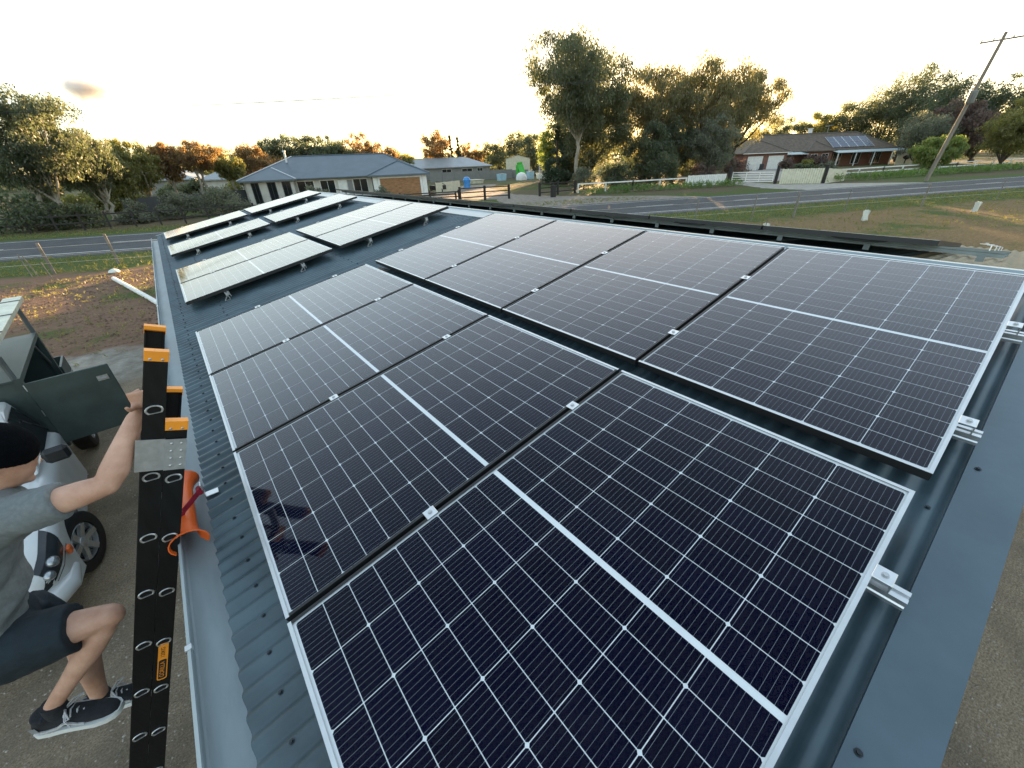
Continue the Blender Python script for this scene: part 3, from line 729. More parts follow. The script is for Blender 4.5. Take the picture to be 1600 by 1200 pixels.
# far horizon line of trees
FG = 'trees on the horizon behind the houses'
far = [(15.5, 90, 6.5, 4.2, 'sunset', 'low orange-tinted tree far behind the left roof end', .2), (21, 93, 8.9, 4.0, 'gumdark', 'flat-topped round gum on a bare trunk above the roof', .50),
       (27, 91, 8.9, 3.6, 'gumdark', 'second flat-topped gum right of the round one above the roof', .38), (31, 92, 8.2, 3.4, 'gum', 'grey-green gum above the middle of the house ridge', .2),
       (36, 90, 9.4, 3.6, 'sunset', 'tall rust-lit gum above the right half of the house ridge', .2), (41, 93, 7.2, 3.2, 'sunset', 'low rust-lit tree falling away right of the house ridge', .15),
       (47, 97, 6.2, 3.0, 'olive', 'small dark tree above the pale rear roof', .1), (55, 95.5, 10.4, 3.2, 'sunset', 'slim tall rust-lit tree left of the pair of pines', .2),
       (66, 97, 7.5, 3.4, 'sunset', 'small tree glowing orange right of the pair of pines', .2), (71, 92, 8.0, 4.0, 'gumdark', 'dark rounded tree behind the cream shed on its left', .1),
       (76, 90, 10.5, 4.2, 'gum', 'taller grey tree rising behind the cream shed', .1), (70, 78, 9.5, 3.6, 'gumdark', 'dense dark tree close behind the cream shed on its right', .05),
       (10, 100, 5.5, 4.5, 'olive', 'low olive tree at the far left horizon', .1), (62, 108, 6.0, 5.0, 'gumdark', 'low dark thicket tree under the glowing tree', .05)]
for i, (x, y, h, r, lf, lab, c0) in enumerate(far): tree('gum_tree', (x, y), h, r * 1.25, lab, lf, 40 + i, c0, 4500, .42, M_bark_d if i not in (1, 2) else M_bark_w, (0, 0), 8, FG, .35)
for i, (x, y, h) in enumerate(((58.6, 95, 9.0), (60.4, 94.5, 8.6))): tree('pine_tree', (x, y), h, 1.5, ['left', 'right'][i] + ' one of the two dark pointed pines on the horizon', 'pine', 60 + i, .06, 3500, .35, None, (0, 0), 8, 'pair of pines', .3, kind='cone')
CG = 'tall trees at the bend of the drive'; RG0 = 'belt of trees behind the brick house'
tree('gum_tree', (46.9, 43.4), 18.2, 7.4, 'tallest open-crowned gum with pale forked trunk at the drive', 'gum', 101, .36, 32000, .36, M_bark_w, (.3, .2), 15, CG, .75, trunk_r=.26, asp=.28)
tree('gum_tree', (53, 46), 14.0, 6.0, 'dark leafy tree tucked behind the tallest gum on its right', 'gum', 102, .12, 22000, .36, M_bark_d, (0, 0), 12, CG, .7, asp=.3)
tree('willow_tree', (60.5, 41.5), 17.0, 6.4, 'high willow-like tree glowing yellow right of the tallest gum', 'willow', 103, .14, 24000, .36, M_bark_d, (0, 0), 12, CG, .95, asp=.28)
tree('willow_tree', (67.5, 37), 17.0, 7.0, 'middle drooping yellow-green tree left of the brick house', 'willow', 104, .15, 26000, .36, M_bark_d, (0, 0), 13, CG, .95, asp=.28)
tree('willow_tree', (74, 34.5), 14.8, 6.2, 'rightmost drooping tree hanging over the brick garage', 'willow', 105, .34, 18000, .36, M_bark_d, (0, 0), 12, CG, .95, asp=.28)
tree('gum_tree', (53.5, 51.5), 10.5, 3.6, 'dark tree left of the tallest gum beside the play yard', 'gumdark', 106, .05, 9000, .32, None, (0, 0), 9, CG, .4)
tree('pine_tree', (48.8, 49), 7.8, 2.4, 'dark conical conifer beside the drive entrance', 'pine', 107, .04, 7000, .30, None, (0, 0), 10, CG, .35, kind='cone')
tree('gum_tree', (51.0, 53.5), 8.4, 1.6, 'bright green slim tree behind the dark conical conifer', 'lime', 108, .1, 4500, .28, None, (0, 0), 8, CG, .4)
tree('gum_tree', (56, 37.5), 8.2, 3.8, 'low dark tree filling the middle under the willow-like trees', 'gumdark', 109, .04, 11000, .30, None, (0, 0), 10, CG, .45)
tree('gum_tree', (62, 32.5), 8.0, 3.8, 'dusky low tree in front of the drooping trees', 'grey', 110, .06, 10000, .28, None, (0, 0), 10, CG, .5)
tree('gum_tree', (66, 33.5), 6.5, 2.8, 'grey feathery tree left of the brick garage roof', 'grey', 111, .08, 6500, .26, None, (0, 0), 8, CG, .6)
tree('gum_tree', (60.5, 36.8), 9.0, 3.8, 'low tree added as a sun block at the back between the two drooping yellow trees', 'gumdark', 112, .03, 12000, .30, None, (0, 0), 10, CG, .4)  # added to stop sunlight leaking through the gap onto the road
tree('gum_tree', (99, 53), 10.5, 5.2, 'olive tree added as a sun screen behind the garage end of the brick house', 'olive', 113, .05, 9000, .36, None, (0, 0), 10, RG0, .4)  # extra tree, added to keep the low sun off the road
bush((47.5, 36.3), 2.8, 3.6, 'large glossy dark shrub behind the white rail fence', 'gumdark', 21, 8000, .20, 'shrubs behind the white rail fence', 2.4)
bush((52.3, 33.3), 3.0, 4.0, 'broadest glossy shrub behind the white paling panel', 'gumdark', 22, 9000, .20, 'shrubs behind the white rail fence', 2.4)
bush((43.4, 38.6), 2.2, 2.6, 'grey-leaved shrub at the foot of the tallest gum', 'grey', 23, 5500, .18, 'shrubs behind the white rail fence')
bush((57.5, 30.5), 2.0, 2.8, 'plum-leaved shrub left of the white gate', 'dusk', 24, 5000, .18, 'shrubs behind the white rail fence')
# right-hand belt
RG = 'belt of trees behind the brick house'
rt = [(128, 64, 8.8, 4.5, 'sunset', 'small tree glowing orange left of the brick house roof', .1), (134, 56, 8.2, 5.0, 'olive', 'low olive tree just above the brick house ridge', .05), (139, 51, 9.5, 5.0, 'gum', 'second tree of the belt rising behind the brick house ridge', .05),
      (141, 44, 11.0, 5.0, 'olive', 'stepped tree of the belt above the rooftop panels', .05), (142, 37, 13.5, 5.2, 'gum', 'tall bushy tree of the belt above the right end of the roof', .05), (138, 31, 17.0, 5.6, 'gum', 'high leaning tree of the belt left of the power pole', .08),
      (132, 25, 18.0, 6.0, 'gumdark', 'highest dense tree of the belt directly behind the power pole', .06), (124, 17.5, 13.5, 5.6, 'gumdark', 'dark dense tree right of the power pole', .04), (120, 12, 13.0, 5.0, 'gumdark', 'dark tree at the right margin behind the bright green one', .04),
      (107, 17.8, 8.2, 3.8, 'grey', 'feathery grey tree beside the tree-pattern fence', .06), (112, 14.5, 9.5, 4.2, 'dusk', 'dusky plum tree left of the leaning power pole foot', .06), (98, 6.5, 8.6, 3.6, 'olive', 'green tree at the right margin of the picture', .06), (85.5, 12.2, 4.8, 2.4, 'lime', 'small bright lime-green tree by the white rail fence', .08)]
for i, (x, y, h, r, lf, lab, c0) in enumerate(rt): tree('belt_tree', (x, y), h * 1.08, r * 1.25, lab, lf, 140 + i, c0, 11500, .42 if x > 110 else .3, None, (0, 0), 10, RG, .4)
bush((103, 32), 3.2, 2.6, 'wide dark shrub in front of the brick house verandah', 'dusk', 31, 5000, .22, 'garden shrubs before the brick house', 2.6)
bush((92, 33), 2.2, 2.2, 'dusky round shrub right of the garage doors', 'dusk', 32, 3500, .22, 'garden shrubs before the brick house')
bush((95.5, 31), 1.7, 1.9, 'olive shrub in the middle of the brick house garden', 'olive', 33, 3000, .2, 'garden shrubs before the brick house')
bush((89, 29), 2.2, 1.4, 'low dark mound shrub behind the cream wing wall', 'gumdark', 34, 3000, .2, 'garden shrubs before the brick house')
bush((94, 27), 1.6, 1.4, 'low grey mound shrub right of the dark mound', 'grey', 35, 2500, .2, 'garden shrubs before the brick house')
bush((80, 37), 2.6, 2.8, 'dark plum shrub left of the garage doors', 'dusk', 36, 4500, .22, 'garden shrubs before the brick house')
# strap-leaf hedges along the verge
def hedge(s0, s1, o, w, h, label, seed):
    rng = np.random.default_rng(seed); n = int((s1 - s0) / .42); cs = []; rs = []
    p0 = RP((s0 + s1) / 2, o)
    for i in range(n):
        for j in range(3):
            p = RP(s0 + (s1 - s0) * (i + rng.random()) / n, o + rng.uniform(-.5, .5) * w) - p0; cs.append((p.x, p.y, h * rng.uniform(.25, .7))); rs.append(.42 * h * rng.uniform(.8, 1.3) + .1)
    t = empty('strap_leaf_hedge', p0); tag(t, label, 'hedge', 'strap-leaf hedges along the verge')
    cm = leaves_mesh(cs, rs, 26, .34, rng, -.25, .8, .16); cm.materials.append(LF['agap']); obj('foliage', cm, None, t)
hedge(40.5, 53.5, 49.6, 1.6, .75, 'long green strap-leaf hedge left of the white gate', 1)
hedge(53.8, 59.0, 49.4, 1.5, .7, 'short strap-leaf clump ending the left hedge by the gate', 2)
hedge(66.5, 70.2, 46.6, 1.6, .85, 'dense green clump right of the cream wing walls', 3)
hedge(72, 88, 47.2, 1.5, .85, 'green strap-leaf hedge left of the power pole foot', 4)
hedge(89, 96, 47.6, 1.6, .85, 'green strap-leaf hedge right of the power pole foot', 5)
hedge(98, 118, 48.6, 1.6, .9, 'green strap-leaf hedge running off the right margin', 6)
# rough verge grass
def tufts(name, area, n, size, leaf, seed):
    rng = np.random.default_rng(seed); P = np.array([area(rng) for _ in range(n)])
    me = leaves_mesh(P, np.full(n, .10), 5, size, rng, -.5, .6, .14); me.materials.append(LF[leaf]); o = obj(name, me); tag(o, 'rough short grass on the road verges and paddock', 'grass', kind='stuff'); return o
def va(rng):
    q = rng.random()
    if q < .55: p = RP(rng.uniform(-14, 70), rng.uniform(24.2, 29.4)); return (p.x, p.y, .04)
    if q < .8: p = RP(rng.uniform(-14, 40), rng.uniform(39.8, 44)); return (p.x, p.y, .04)
    p = RP(rng.uniform(10, 66), rng.uniform(16, 24)); return (p.x, p.y, .03)
tufts('verge_grass', va, 9000, .16, 'olive', 5)

# low thickets that close the view under the crowns
for i, (x, y, rx_, h_, lf, lab) in enumerate(((-11, 62, 4.5, 3.4, 'gumdark', 'dark thicket behind the tallest leaning gum'), (-4, 66, 4.2, 3.2, 'olive', 'olive thicket behind the second gum from the left'), (3.5, 68, 4.0, 3.0, 'gum', 'grey-green thicket behind the umbrella-shaped gum'), (10, 74, 4.0, 3.4, 'olive', 'olive thicket left of the low grey roof'),
        (60, 58, 4.2, 3.6, 'gumdark', 'dark thicket behind the conical conifer'), (57, 52, 4.5, 4.0, 'gum', 'grey thicket behind the tallest gum'), (66, 47, 4.5, 4.2, 'gumdark', 'dark thicket behind the middle drooping tree'), (76, 42, 4.0, 3.8, 'olive', 'olive thicket behind the rightmost drooping tree'))):
    bush((x, y), rx_, h_, lab, lf, 300 + i, 5000, .34, 'thickets under the trees', 3.0, 'thicket', 'thicket')
# far-off wood on the horizon that reads as one mass
rng = np.random.default_rng(77); cs = []; rs = []
for i in range(900):
    az = R(rng.uniform(-30, 104)); d = rng.uniform(170, 260); h = (5.5 + 2.5 * math.sin(az * 9) + 1.5 * math.sin(az * 23)) * d / 200
    for j in range(2): cs.append((d * math.sin(az) + rng.normal() * 2, d * math.cos(az) + rng.normal() * 2, rng.uniform(.2, 1) * h)); rs.append(rng.uniform(2.2, 4.0))
me = leaves_mesh(cs, rs, 34, 1.3, rng, .2, .8, .5); me.materials.append(LF['gum']); tag(obj('far_woodland', me), 'hazy line of distant woodland along the horizon', 'woodland', kind='stuff')
# ================================================================== houses, fences, sheds
def H2W(th, o):
    return Matrix.Translation((o[0], o[1], 0)) @ Matrix.Rotation(R(th), 4, 'Z')
M_render = mat('cream_render', (.52, .50, .45), .85, 0, .10, 1.5)
M_white = mat('white_paint', (.72, .72, .69), .6, 0, .08, 3)
M_cream = mat('cream_paint', (.60, .57, .44), .7, 0, .10, 3)
M_win = mat('dark_window_glass', (.015, .018, .02), .08, 0, .2, 2)
M_blue = mat('blue_grey_roof_steel', (.085, .115, .140), .40, 0, .10, .8)
M_pale = mat('pale_grey_roof_steel', (.26, .28, .29), .40, 0, .08, .8)
M_timber = mat('stained_timber', (.30, .15, .065), .6, 0, .35, 2.0, .3, 30, stretch=(1, 1, 6))
M_brick = mat('red_brick', (.20, .10, .072), .85, 0, .25, 5, .3, 40)
M_tile = mat('dark_roof_tile', (.115, .085, .058), .75, 0, .25, 2, .3, 20)
M_black = mat('black_stained_timber', (.018, .015, .014), .7, 0, .3, 3)
M_grey_f = mat('grey_steel_fence', (.20, .20, .19), .55, 0, .08, 2)
M_dgrey_f = mat('dark_steel_fence', (.045, .048, .050), .55, 0, .1, 2)
def hip(mb, x0, x1, y0, y1, z, rise, ov=.5, hipin=None):
    x0 -= ov; x1 += ov; y0 -= ov; y1 += ov; ym = (y0 + y1) / 2; k = hipin if hipin is not None else (y1 - y0) / 2
    A = [(x0, y0, z), (x1, y0, z), (x1, y1, z), (x0, y1, z), (x0 + k, ym, z + rise), (x1 - k, ym, z + rise)]
    mb.add(A, [(0, 1, 5, 4), (1, 2, 5), (2, 3, 4, 5), (3, 0, 4)])
    mb.add([(a, b, c - .16) for a, b, c in A[:4]] + A[:4], [(0, 4, 5, 1)[::-1], (1, 5, 6, 2)[::-1], (2, 6, 7, 3)[::-1], (3, 7, 4, 0)[::-1], (0, 1, 2, 3)[::-1]])
    return A
def hipf(mb, x0, x1, y0, y1, z, rise, ov=.5):
    """wing with its hip end towards -y, ridge along y"""
    x0 -= ov; x1 += ov; y0 -= ov; xm = (x0 + x1) / 2; k = (x1 - x0) / 2
    A = [(x0, y0, z), (x1, y0, z), (x1, y1, z), (x0, y1, z), (xm, y0 + k, z + rise), (xm, y1, z + rise)]
    mb.add(A, [(0, 1, 4), (1, 2, 5, 4), (3, 0, 4, 5)])
    mb.add([(a, b, c - .16) for a, b, c in A[:4]] + A[:4], [(0, 4, 5, 1)[::-1], (1, 5, 6, 2)[::-1], (3, 7, 4, 0)[::-1]]); return A
def child(name, mb, m, p, smooth=False): return obj(name, mb, m, p, smooth)
def window(p, x0, x1, y, z0, z1, m=None, frame=None):
    f = child('window', MB().box(x0 - .06, x1 + .06, y - .05, y + .02, z0 - .06, z0).box(x0 - .06, x1 + .06, y - .05, y + .02, z1, z1 + .06).box(x0 - .06, x0, y - .05, y + .02, z0, z1).box(x1, x1 + .06, y - .05, y + .02, z0, z1).box((x0 + x1) / 2 - .02, (x0 + x1) / 2 + .02, y - .045, y + .02, z0, z1), frame or M_white, p)
    child('pane', MB().box(x0, x1, y - .015, y - .005, z0, z1), m or M_win, f)
# ---- blue-roofed house across the road; local x along the facade (0 = right corner), y to the rear
hb = empty('house', mw=H2W(-25.6, (27.0, 50.0))); tag(hb, 'long cream house with blue-grey hip roof and timber garage door', 'house')
EV = 2.42
child('wall', MB().box(-21, -6.6, 1.2, 11, 0, EV), M_render, hb)
child('wall', MB().box(-6.4, 0, 0, 10.8, 0, EV), M_render, hb)
child('wall', MB().box(-20.5, -15.4, .2, 1.15, 0, EV - .02), M_render, hb)
mb = MB(); A = hip(mb, -21, 0, 1.2, 11, EV + .08, 2.35); rf = child('roof', mb, M_blue, hb)
mb = MB(); G_ = hipf(mb, -6.4, 0, 0, 5.5, EV + .085, 1.45); child('garage_roof', mb, M_blue, hb)
mb = MB(); L_ = hipf(mb, -20.5, -15.4, .2, 5.4, EV + .083, 1.2); child('wing_roof', mb, M_blue, hb)
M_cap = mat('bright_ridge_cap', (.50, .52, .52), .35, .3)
def caps(A, ed, m, nm='ridge_cap', r=.07):
    for i, j in ed: child(nm, MB().tube([Vector(A[i]) + Vector((0, 0, .02)), Vector(A[j]) + Vector((0, 0, .02))], r, 6), m, rf)
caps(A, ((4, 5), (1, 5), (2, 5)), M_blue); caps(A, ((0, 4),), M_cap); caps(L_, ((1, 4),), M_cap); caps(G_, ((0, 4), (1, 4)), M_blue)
child('skylight', MB().box(-2.3, -1.3, 7.6, 8.4, 3.42, 3.52), M_white, hb)
child('flue', MB().tube([(-16.5, 4.6, 4.2), (-16.5, 4.6, 5.35)], .11, 10).tube([(-16.5, 4.6, 5.35), (-16.5, 4.6, 5.5)], .18, 10), M_white, hb)
gd = child('garage_door', MB().box(-5.6, -.8, -.04, .0, .02, 2.12), M_timber, hb)
for i in range(5):
    child('door_panel', MB().box(-5.57, -.83, -.065, -.041, .05 + i * .41, .05 + i * .41 + .38), M_timber, gd)
child('door_frame', MB().box(-5.85, -5.6, -.07, -.002, 0, 2.3).box(-.8, -.55, -.07, -.002, 0, 2.3).box(-5.6, -.8, -.07, -.002, 2.12, 2.3), M_white, hb)
child('corner_pier', MB().box(-.5, .02, -.03, -.002, 0, EV - .02), M_white, hb); child('corner_pier', MB().box(-6.42, -5.9, -.03, -.002, 0, EV - .02), M_white, hb)
for x0, x1 in ((-8.8, -7.2), (-12.6, -11.0), (-15.2, -13.4)): window(hb, x0, x1, 1.19, .3, 2.15)
for x0, x1 in ((-19.9, -19.2), (-18.2, -17.4), (-16.6, -15.8)): window(hb, x0, x1, .19, .1, 2.2, frame=M_dgrey_f)
child('door', MB().box(-10.6, -9.6, 1.14, 1.19, 0, 2.1), M_white, hb); child('door', MB().box(-9.5, -8.95, 1.14, 1.19, 0, 2.1), mat('grey_door', (.2, .2, .2), .5), hb)
child('gutter', MB().box(-20.9, -16.5 + 10.6, .58, .69, EV - .02, EV + .07), M_blue, hb)
# air conditioner / trailer clutter by the garage
tag(obj('utility_trailer', MB().box(28.6, 30.3, 51.0, 52.4, .45, .95).tube([(28.6, 51.7, .4), (27.2, 51.7, .35)], .05, 6).tube([(29.4, 50.9, .32), (29.4, 51.02, .32)], .30, 14).tube([(28.65, 51.0, .9), (28.9, 51.0, 1.5), (30.2, 51.0, 1.0)], .03, 6), M_dark), 'small dark trailer parked right of the timber garage door', 'trailer')
# ---- grey-roofed house behind
h2 = empty('house', mw=H2W(-25.6, (62, 84))); tag(h2, 'grey house with pale hip roof behind the paling fence', 'house')
child('wall', MB().box(-22, 0, 0, 10, 0, 2.4), M_grey_f, h2); mb = MB(); hip(mb, -22, 0, 0, 10, 2.45, 1.9); child('roof', mb, M_pale, h2)
for x0, x1 in ((-3, -1.8), (-6.5, -4.2), (-11, -9)): window(h2, x0, x1, 0, .9, 2.0)
h3 = empty('house', mw=H2W(-25.6, (15.5, 80))); tag(h3, 'low grey roof showing behind the left end of the blue-roofed house', 'house')
child('wall', MB().box(-10, 0, 0, 8, 0, 2.4), M_render, h3); mb = MB(); hip(mb, -10, 0, 0, 8, 2.45, 2.0); child('roof', mb, M_pale, h3)
h4 = empty('house', mw=H2W(-25.6, (5.5, 88))); tag(h4, 'pale distant house glimpsed between the gum trunks at left', 'house')
child('wall', MB().box(-9, 0, 0, 7, 0, 2.6), M_grey_f, h4); mb = MB(); hip(mb, -9, 0, 0, 7, 2.65, 1.7); child('roof', mb, M_pale, h4)
# ---- cream shed
sh = empty('garden_shed', mw=H2W(-38, (59.6, 75.0))); tag(sh, 'tall cream steel shed with low gable at the end of the drive', 'shed')
child('wall', MB().prism([(0, 0), (5.0, 0), (5.0, 3.6), (2.5, 4.25), (0, 3.6)], lambda a, b, d: (a, d, b), 0, 6), M_cream, sh)
child('roof', MB().add([(-.15, -.15, 3.60), (2.5, -.15, 4.32), (2.5, 6.1, 4.32), (-.15, 6.1, 3.60), (5.15, -.15, 3.60), (5.15, 6.1, 3.60)], [(0, 1, 2, 3), (1, 4, 5, 2)]), M_cream, sh)
child('roller_door', MB().box(.8, 4.6, -.03, -.002, 0, 1.5), M_grey_f, sh)
# ---- fences
def panel_fence(name, pts, h, n, m, label, cap=None):
    t = empty(name, (pts[0][0], pts[0][1], 0)); tag(t, label, 'fence'); a = Vector((*pts[0], 0)); b = Vector((*pts[1], 0)); o0 = a.copy()
    for i in range(n):
        p = a.lerp(b, (i + .01) / n) - o0; q = a.lerp(b, (i + .985) / n) - o0
        child('fence_panel', MB().bar(p + Vector((0, 0, h / 2)), q + Vector((0, 0, h / 2)), .05, h), m, t)
        child('post', MB().box(p.x - .04, p.x + .04, p.y - .04, p.y + .04, 0, h + .06), m, t)
    return t
panel_fence('steel_fence', ((44, 80), (60.0, 73.5)), 1.7, 7, M_grey_f, 'grey steel panel fence behind the yard left of the cream shed')
panel_fence('steel_fence', ((-2.6, 56.6), (4.2, 59)), 1.6, 4, M_dgrey_f, 'dark grey screen fence behind the rounded grey shrub')
panel_fence('steel_fence', ((4.6, 59.2), (11, 61)), 1.6, 3, M_dgrey_f, 'dark screen fence continuing under the umbrella-shaped gum')
panel_fence('timber_screen', ((28.5, 50.5), (33.5, 52.6)), 1.3, 3, M_cream, 'low cream timber screen in front of the yard beside the garage')
def rail_fence(name, pts, h, rails, m, label, step=2.4, pw=.12, rw=.1, posts_proud=.12):
    t = empty(name, (pts[0][0], pts[0][1], 0)); tag(t, label, 'fence', 'post and rail fences'); o0 = Vector((*pts[0], 0))
    for a, b in zip(pts[:-1], pts[1:]):
        a = Vector((*a, 0)) - o0; b = Vector((*b, 0)) - o0; L_ = (b - a).length; n = max(1, round(L_ / step))
        for i in range(n + 1):
            p = a.lerp(b, i / n); child('post', MB().box(p.x - pw / 2, p.x + pw / 2, p.y - pw / 2, p.y + pw / 2, 0, h + posts_proud), m, t)
        for i in range(n):
            for z in rails:
                dz = random.Random(i * 7 + int(z * 10)).uniform(-.015, .015)
                child('rail', MB().bar(a.lerp(b, i / n) + Vector((0, 0, z + dz)), a.lerp(b, (i + 1) / n) + Vector((0, 0, z - dz)), .045, rw), m, t)
    return t
p_ = [(RP(s, 44.2).x, RP(s, 44.2).y) for s in (-16, 12)]
rail_fence('rail_fence', p_, 1.15, (.55, 1.08), M_black, 'long black two-rail fence along the far verge at left', 1.75)
p_ = [(RP(s, 45.2).x, RP(s, 45.2).y) for s in (12.4, 24)]
rail_fence('rail_fence', p_, 1.1, (.55, 1.05), M_black, 'black rail fence in front of the blue-roofed house', 2.4)
rail_fence('rail_fence', [(24.5, 38.6), (29.2, 36.4)], 1.25, (.35, .8, 1.2), M_black, 'black rail fence wing on the left of the drive entrance', 2.4, .18)
rail_fence('rail_fence', [(19.0, 41.0), (24.4, 38.7)], 1.0, (.5, .95), M_black, 'lower black rail fence joining the left entrance wing', 2.4)
rail_fence('rail_fence', [(32.6, 35.3), (37.4, 34.6)], 1.25, (.35, .8, 1.2), M_black, 'black rail fence wing on the right of the drive entrance', 2.4, .18)
tag(obj('bollard', MB().box(32.4, 32.85, 33.0, 33.45, 0, 1.15, .04), M_black), 'square dark bollard at the right of the drive entrance', 'bollard')
rail_fence('rail_fence', [(37.8, 34.5), (44, 31.6), (50.8, 28.8)], .95, (.9,), M_white, 'white single-rail fence along the hedge left of the gate', 4.2, .13, .13, .02)
rail_fence('rail_fence', [(69.3, 19.0), (78, 15.8), (92, 10.4), (112, 3.0), (130, -4)], 1.0, (.95, .5), M_white, 'white rail fence running off to the right behind the hedges', 4.0, .14, .14, .02)
def paling(name, a, b, h, n, m, label, h2=None):
    t = empty(name, (a[0], a[1], 0)); tag(t, label, 'fence', 'paling wing walls'); A_ = Vector((0, 0, 0)); B_ = Vector((b[0] - a[0], b[1] - a[1], 0)); h2 = h2 or h
    for i in range(n):
        p = A_.lerp(B_, (i + .06) / n); q = A_.lerp(B_, (i + .94) / n); hh = h + (h2 - h) * i / n + random.Random(i).uniform(-.02, .02)
        child('paling', MB().bar(p + Vector((0, 0, hh / 2)), q + Vector((0, 0, hh / 2)), .03, hh), m, t)
    return t
paling('paling_fence', (50.9, 28.7), (55.6, 26.3), 1.15, 20, M_white, 'white paling panel curving up to the left gate post')
paling('paling_fence', (57.6, 20.9), (59.6, 17.3), 1.55, 18, M_cream, 'cream paling wing wall right of the white gate')
paling('paling_fence', (59.9, 17.0), (64.4, 16.4), 1.5, 18, M_cream, 'second cream paling wing wall sloping away right of the gate', 1.2)
for i, (x, y) in enumerate(((55.8, 26.0), (57.5, 21.3), (59.75, 17.1))):
    tag(obj('gate_post', MB().box(x - .14, x + .14, y - .14, y + .14, 0, 1.9, .02), M_black), ['dark gate post at the left side of the white gate', 'dark gate post at the right side of the white gate', 'dark post between the two cream paling walls'][i], 'post', 'dark gate posts')
gt = empty('gate', (55.9, 25.8, 0)); tag(gt, 'white five-bar farm gate across the pale drive', 'gate'); d_ = Vector((57.4 - 55.9, 21.5 - 25.8, 0))
for z in (.25, .5, .75, 1.0, 1.25): child('bar', MB().bar(Vector((0, 0, z)) + d_ * .02, d_ * .98 + Vector((0, 0, z)), .05, .07), M_white, gt)
for f in (.02, .35, .66, .98): child('upright', MB().bar(d_ * f + Vector((0, 0, .2)), d_ * f + Vector((0, 0, 1.3)), .06, .06), M_white, gt)
# ---- brick house on the right
hr = empty('house', mw=H2W(-38, (92.6, 41.2))); tag(hr, 'red brick house with dark tiled roof and double garage', 'house')
EV = 2.85
child('wall', MB().box(0, 8.6, 0, 11, 0, EV), M_brick, hr); child('wall', MB().box(8.6, 32, 3.0, 12, 0, EV), M_brick, hr); child('wall', MB().box(13.4, 18.4, 1.2, 3, 0, EV), M_brick, hr)
child('wall', MB().box(-9, -.02, 4, 11, 0, 2.5), M_brick, hr)
mb = MB(); A1 = hipf(mb, 0, 8.6, 0, 9, EV + .05, 2.4); child('garage_roof', mb, M_tile, hr)
mb = MB(); A2 = hip(mb, 2, 32, 3, 13, EV + .055, 3.1); rf = child('roof', mb, M_tile, hr)
mb = MB(); A3 = hipf(mb, 13.4, 18.4, 1.2, 7, EV + .053, 1.7); child('bay_roof', mb, M_tile, hr)
mb = MB(); hip(mb, -9, 0, 4, 11, 2.52, 1.5); child('rear_roof', mb, M_tile, hr)
M_cap2 = mat('tile_ridge', (.12, .10, .085), .7)
caps(A1, ((0, 4), (1, 4)), M_cap2, r=.13); caps(A2, ((4, 5), (1, 5), (0, 4)), M_cap2, r=.13); caps(A3, ((0, 4), (1, 4)), M_cap2, r=.11)
for x0 in (.9, 5.0):
    g_ = child('garage_door', MB().box(x0, x0 + 3.0, -.04, -.002, .02, 2.35), M_white, hr)
    for i in range(4): child('door_panel', MB().box(x0 + .05, x0 + 2.95, -.055, -.041, .08 + i * .57, .08 + i * .57 + .52), M_white, g_)
child('gutter', MB().box(-.5, 9.1, -.60, -.50, EV - .06, EV + .05), M_white, hr)
child('verandah_roof', MB().add([(18.8, 2.9, EV + .02), (33.5, 2.9, EV + .02), (33.5, .1, EV - .40), (18.8, .1, EV - .40), (18.8, 2.9, EV - .06), (33.5, 2.9, EV - .06), (33.5, .1, EV - .5), (18.8, .1, EV - .5)], [(0, 3, 2, 1), (4, 5, 6, 7), (3, 7, 6, 2), (0, 4, 7, 3), (1, 2, 6, 5)]), mat('pale_verandah_steel', (.42, .50, .50), .4), hr)
child('porch_roof', MB().add([(8.7, 2.9, EV), (13.3, 2.9, EV), (13.3, .6, EV - .38), (8.7, .6, EV - .38), (8.7, .6, EV - .5), (13.3, .6, EV - .5)], [(0, 3, 2, 1), (3, 4, 5, 2)]), mat('pale_verandah_steel', (.42, .50, .50), .4), hr)
for x in (19.0, 22.6, 26.2, 29.8, 33.2): child('verandah_post', MB().box(x - .07, x + .07, .2, .34, 0, EV - .48), M_white, hr)
for x0, x1, y in ((14.2, 15.4, 1.19), (16.4, 17.6, 1.19), (20, 21.6, 2.99), (24, 25.6, 2.99), (28, 29.8, 2.99)): window(hr, x0, x1, y, .35, 2.3)
child('skylight', MB().box(11.3, 12.4, 4.6, 5.5, 3.95, 4.05), M_white, hr)
child('chimney', MB().box(17.3, 17.9, 8.4, 9.0, 5.0, 6.9).box(17.2, 18.0, 8.3, 9.1, 6.9, 7.0), M_white, hr)
child('television_aerial', MB().tube([(21, 8.2, 5.8), (21, 8.2, 7.4)], .03, 5).tube([(20.2, 8.2, 7.3), (21.9, 8.2, 7.35)], .025, 5).tube([(20.6, 7.8, 7.2), (20.6, 8.6, 7.2)], .02, 5), M_steel, hr)
# panels on its front slope: plane y from 2.5 (z EV) to 8
pv = child('panel_array', MB().add([(0, 0, 0)], []), M_frame, hr)
k = 3.1 / 5.5
M_pvf = mat('distant_panel_glass', (.030, .045, .085), .12, 0, .1, 1)
for j in range(2):
    for i in range(5):
        x0 = 19.6 + i * 1.68; ya = 3.1 + j * 1.72; f_ = lambda x, y: (x, y, EV + .055 + (y - 2.5) * k + .12)
        o = child('roof_panel', MB().add([f_(x0, ya), f_(x0 + 1.62, ya), f_(x0 + 1.62, ya + 1.66), f_(x0, ya + 1.66)], [(0, 1, 2, 3)]), M_pvf, hr)
        fr = MB()
        for a_, b_ in ((f_(x0, ya), f_(x0 + 1.62, ya)), (f_(x0 + 1.62, ya), f_(x0 + 1.62, ya + 1.66)), (f_(x0 + 1.62, ya + 1.66), f_(x0, ya + 1.66)), (f_(x0, ya + 1.66), f_(x0, ya))): fr.bar(a_, b_, .05, .05)
        child('panel_frame', fr, M_frame, o)
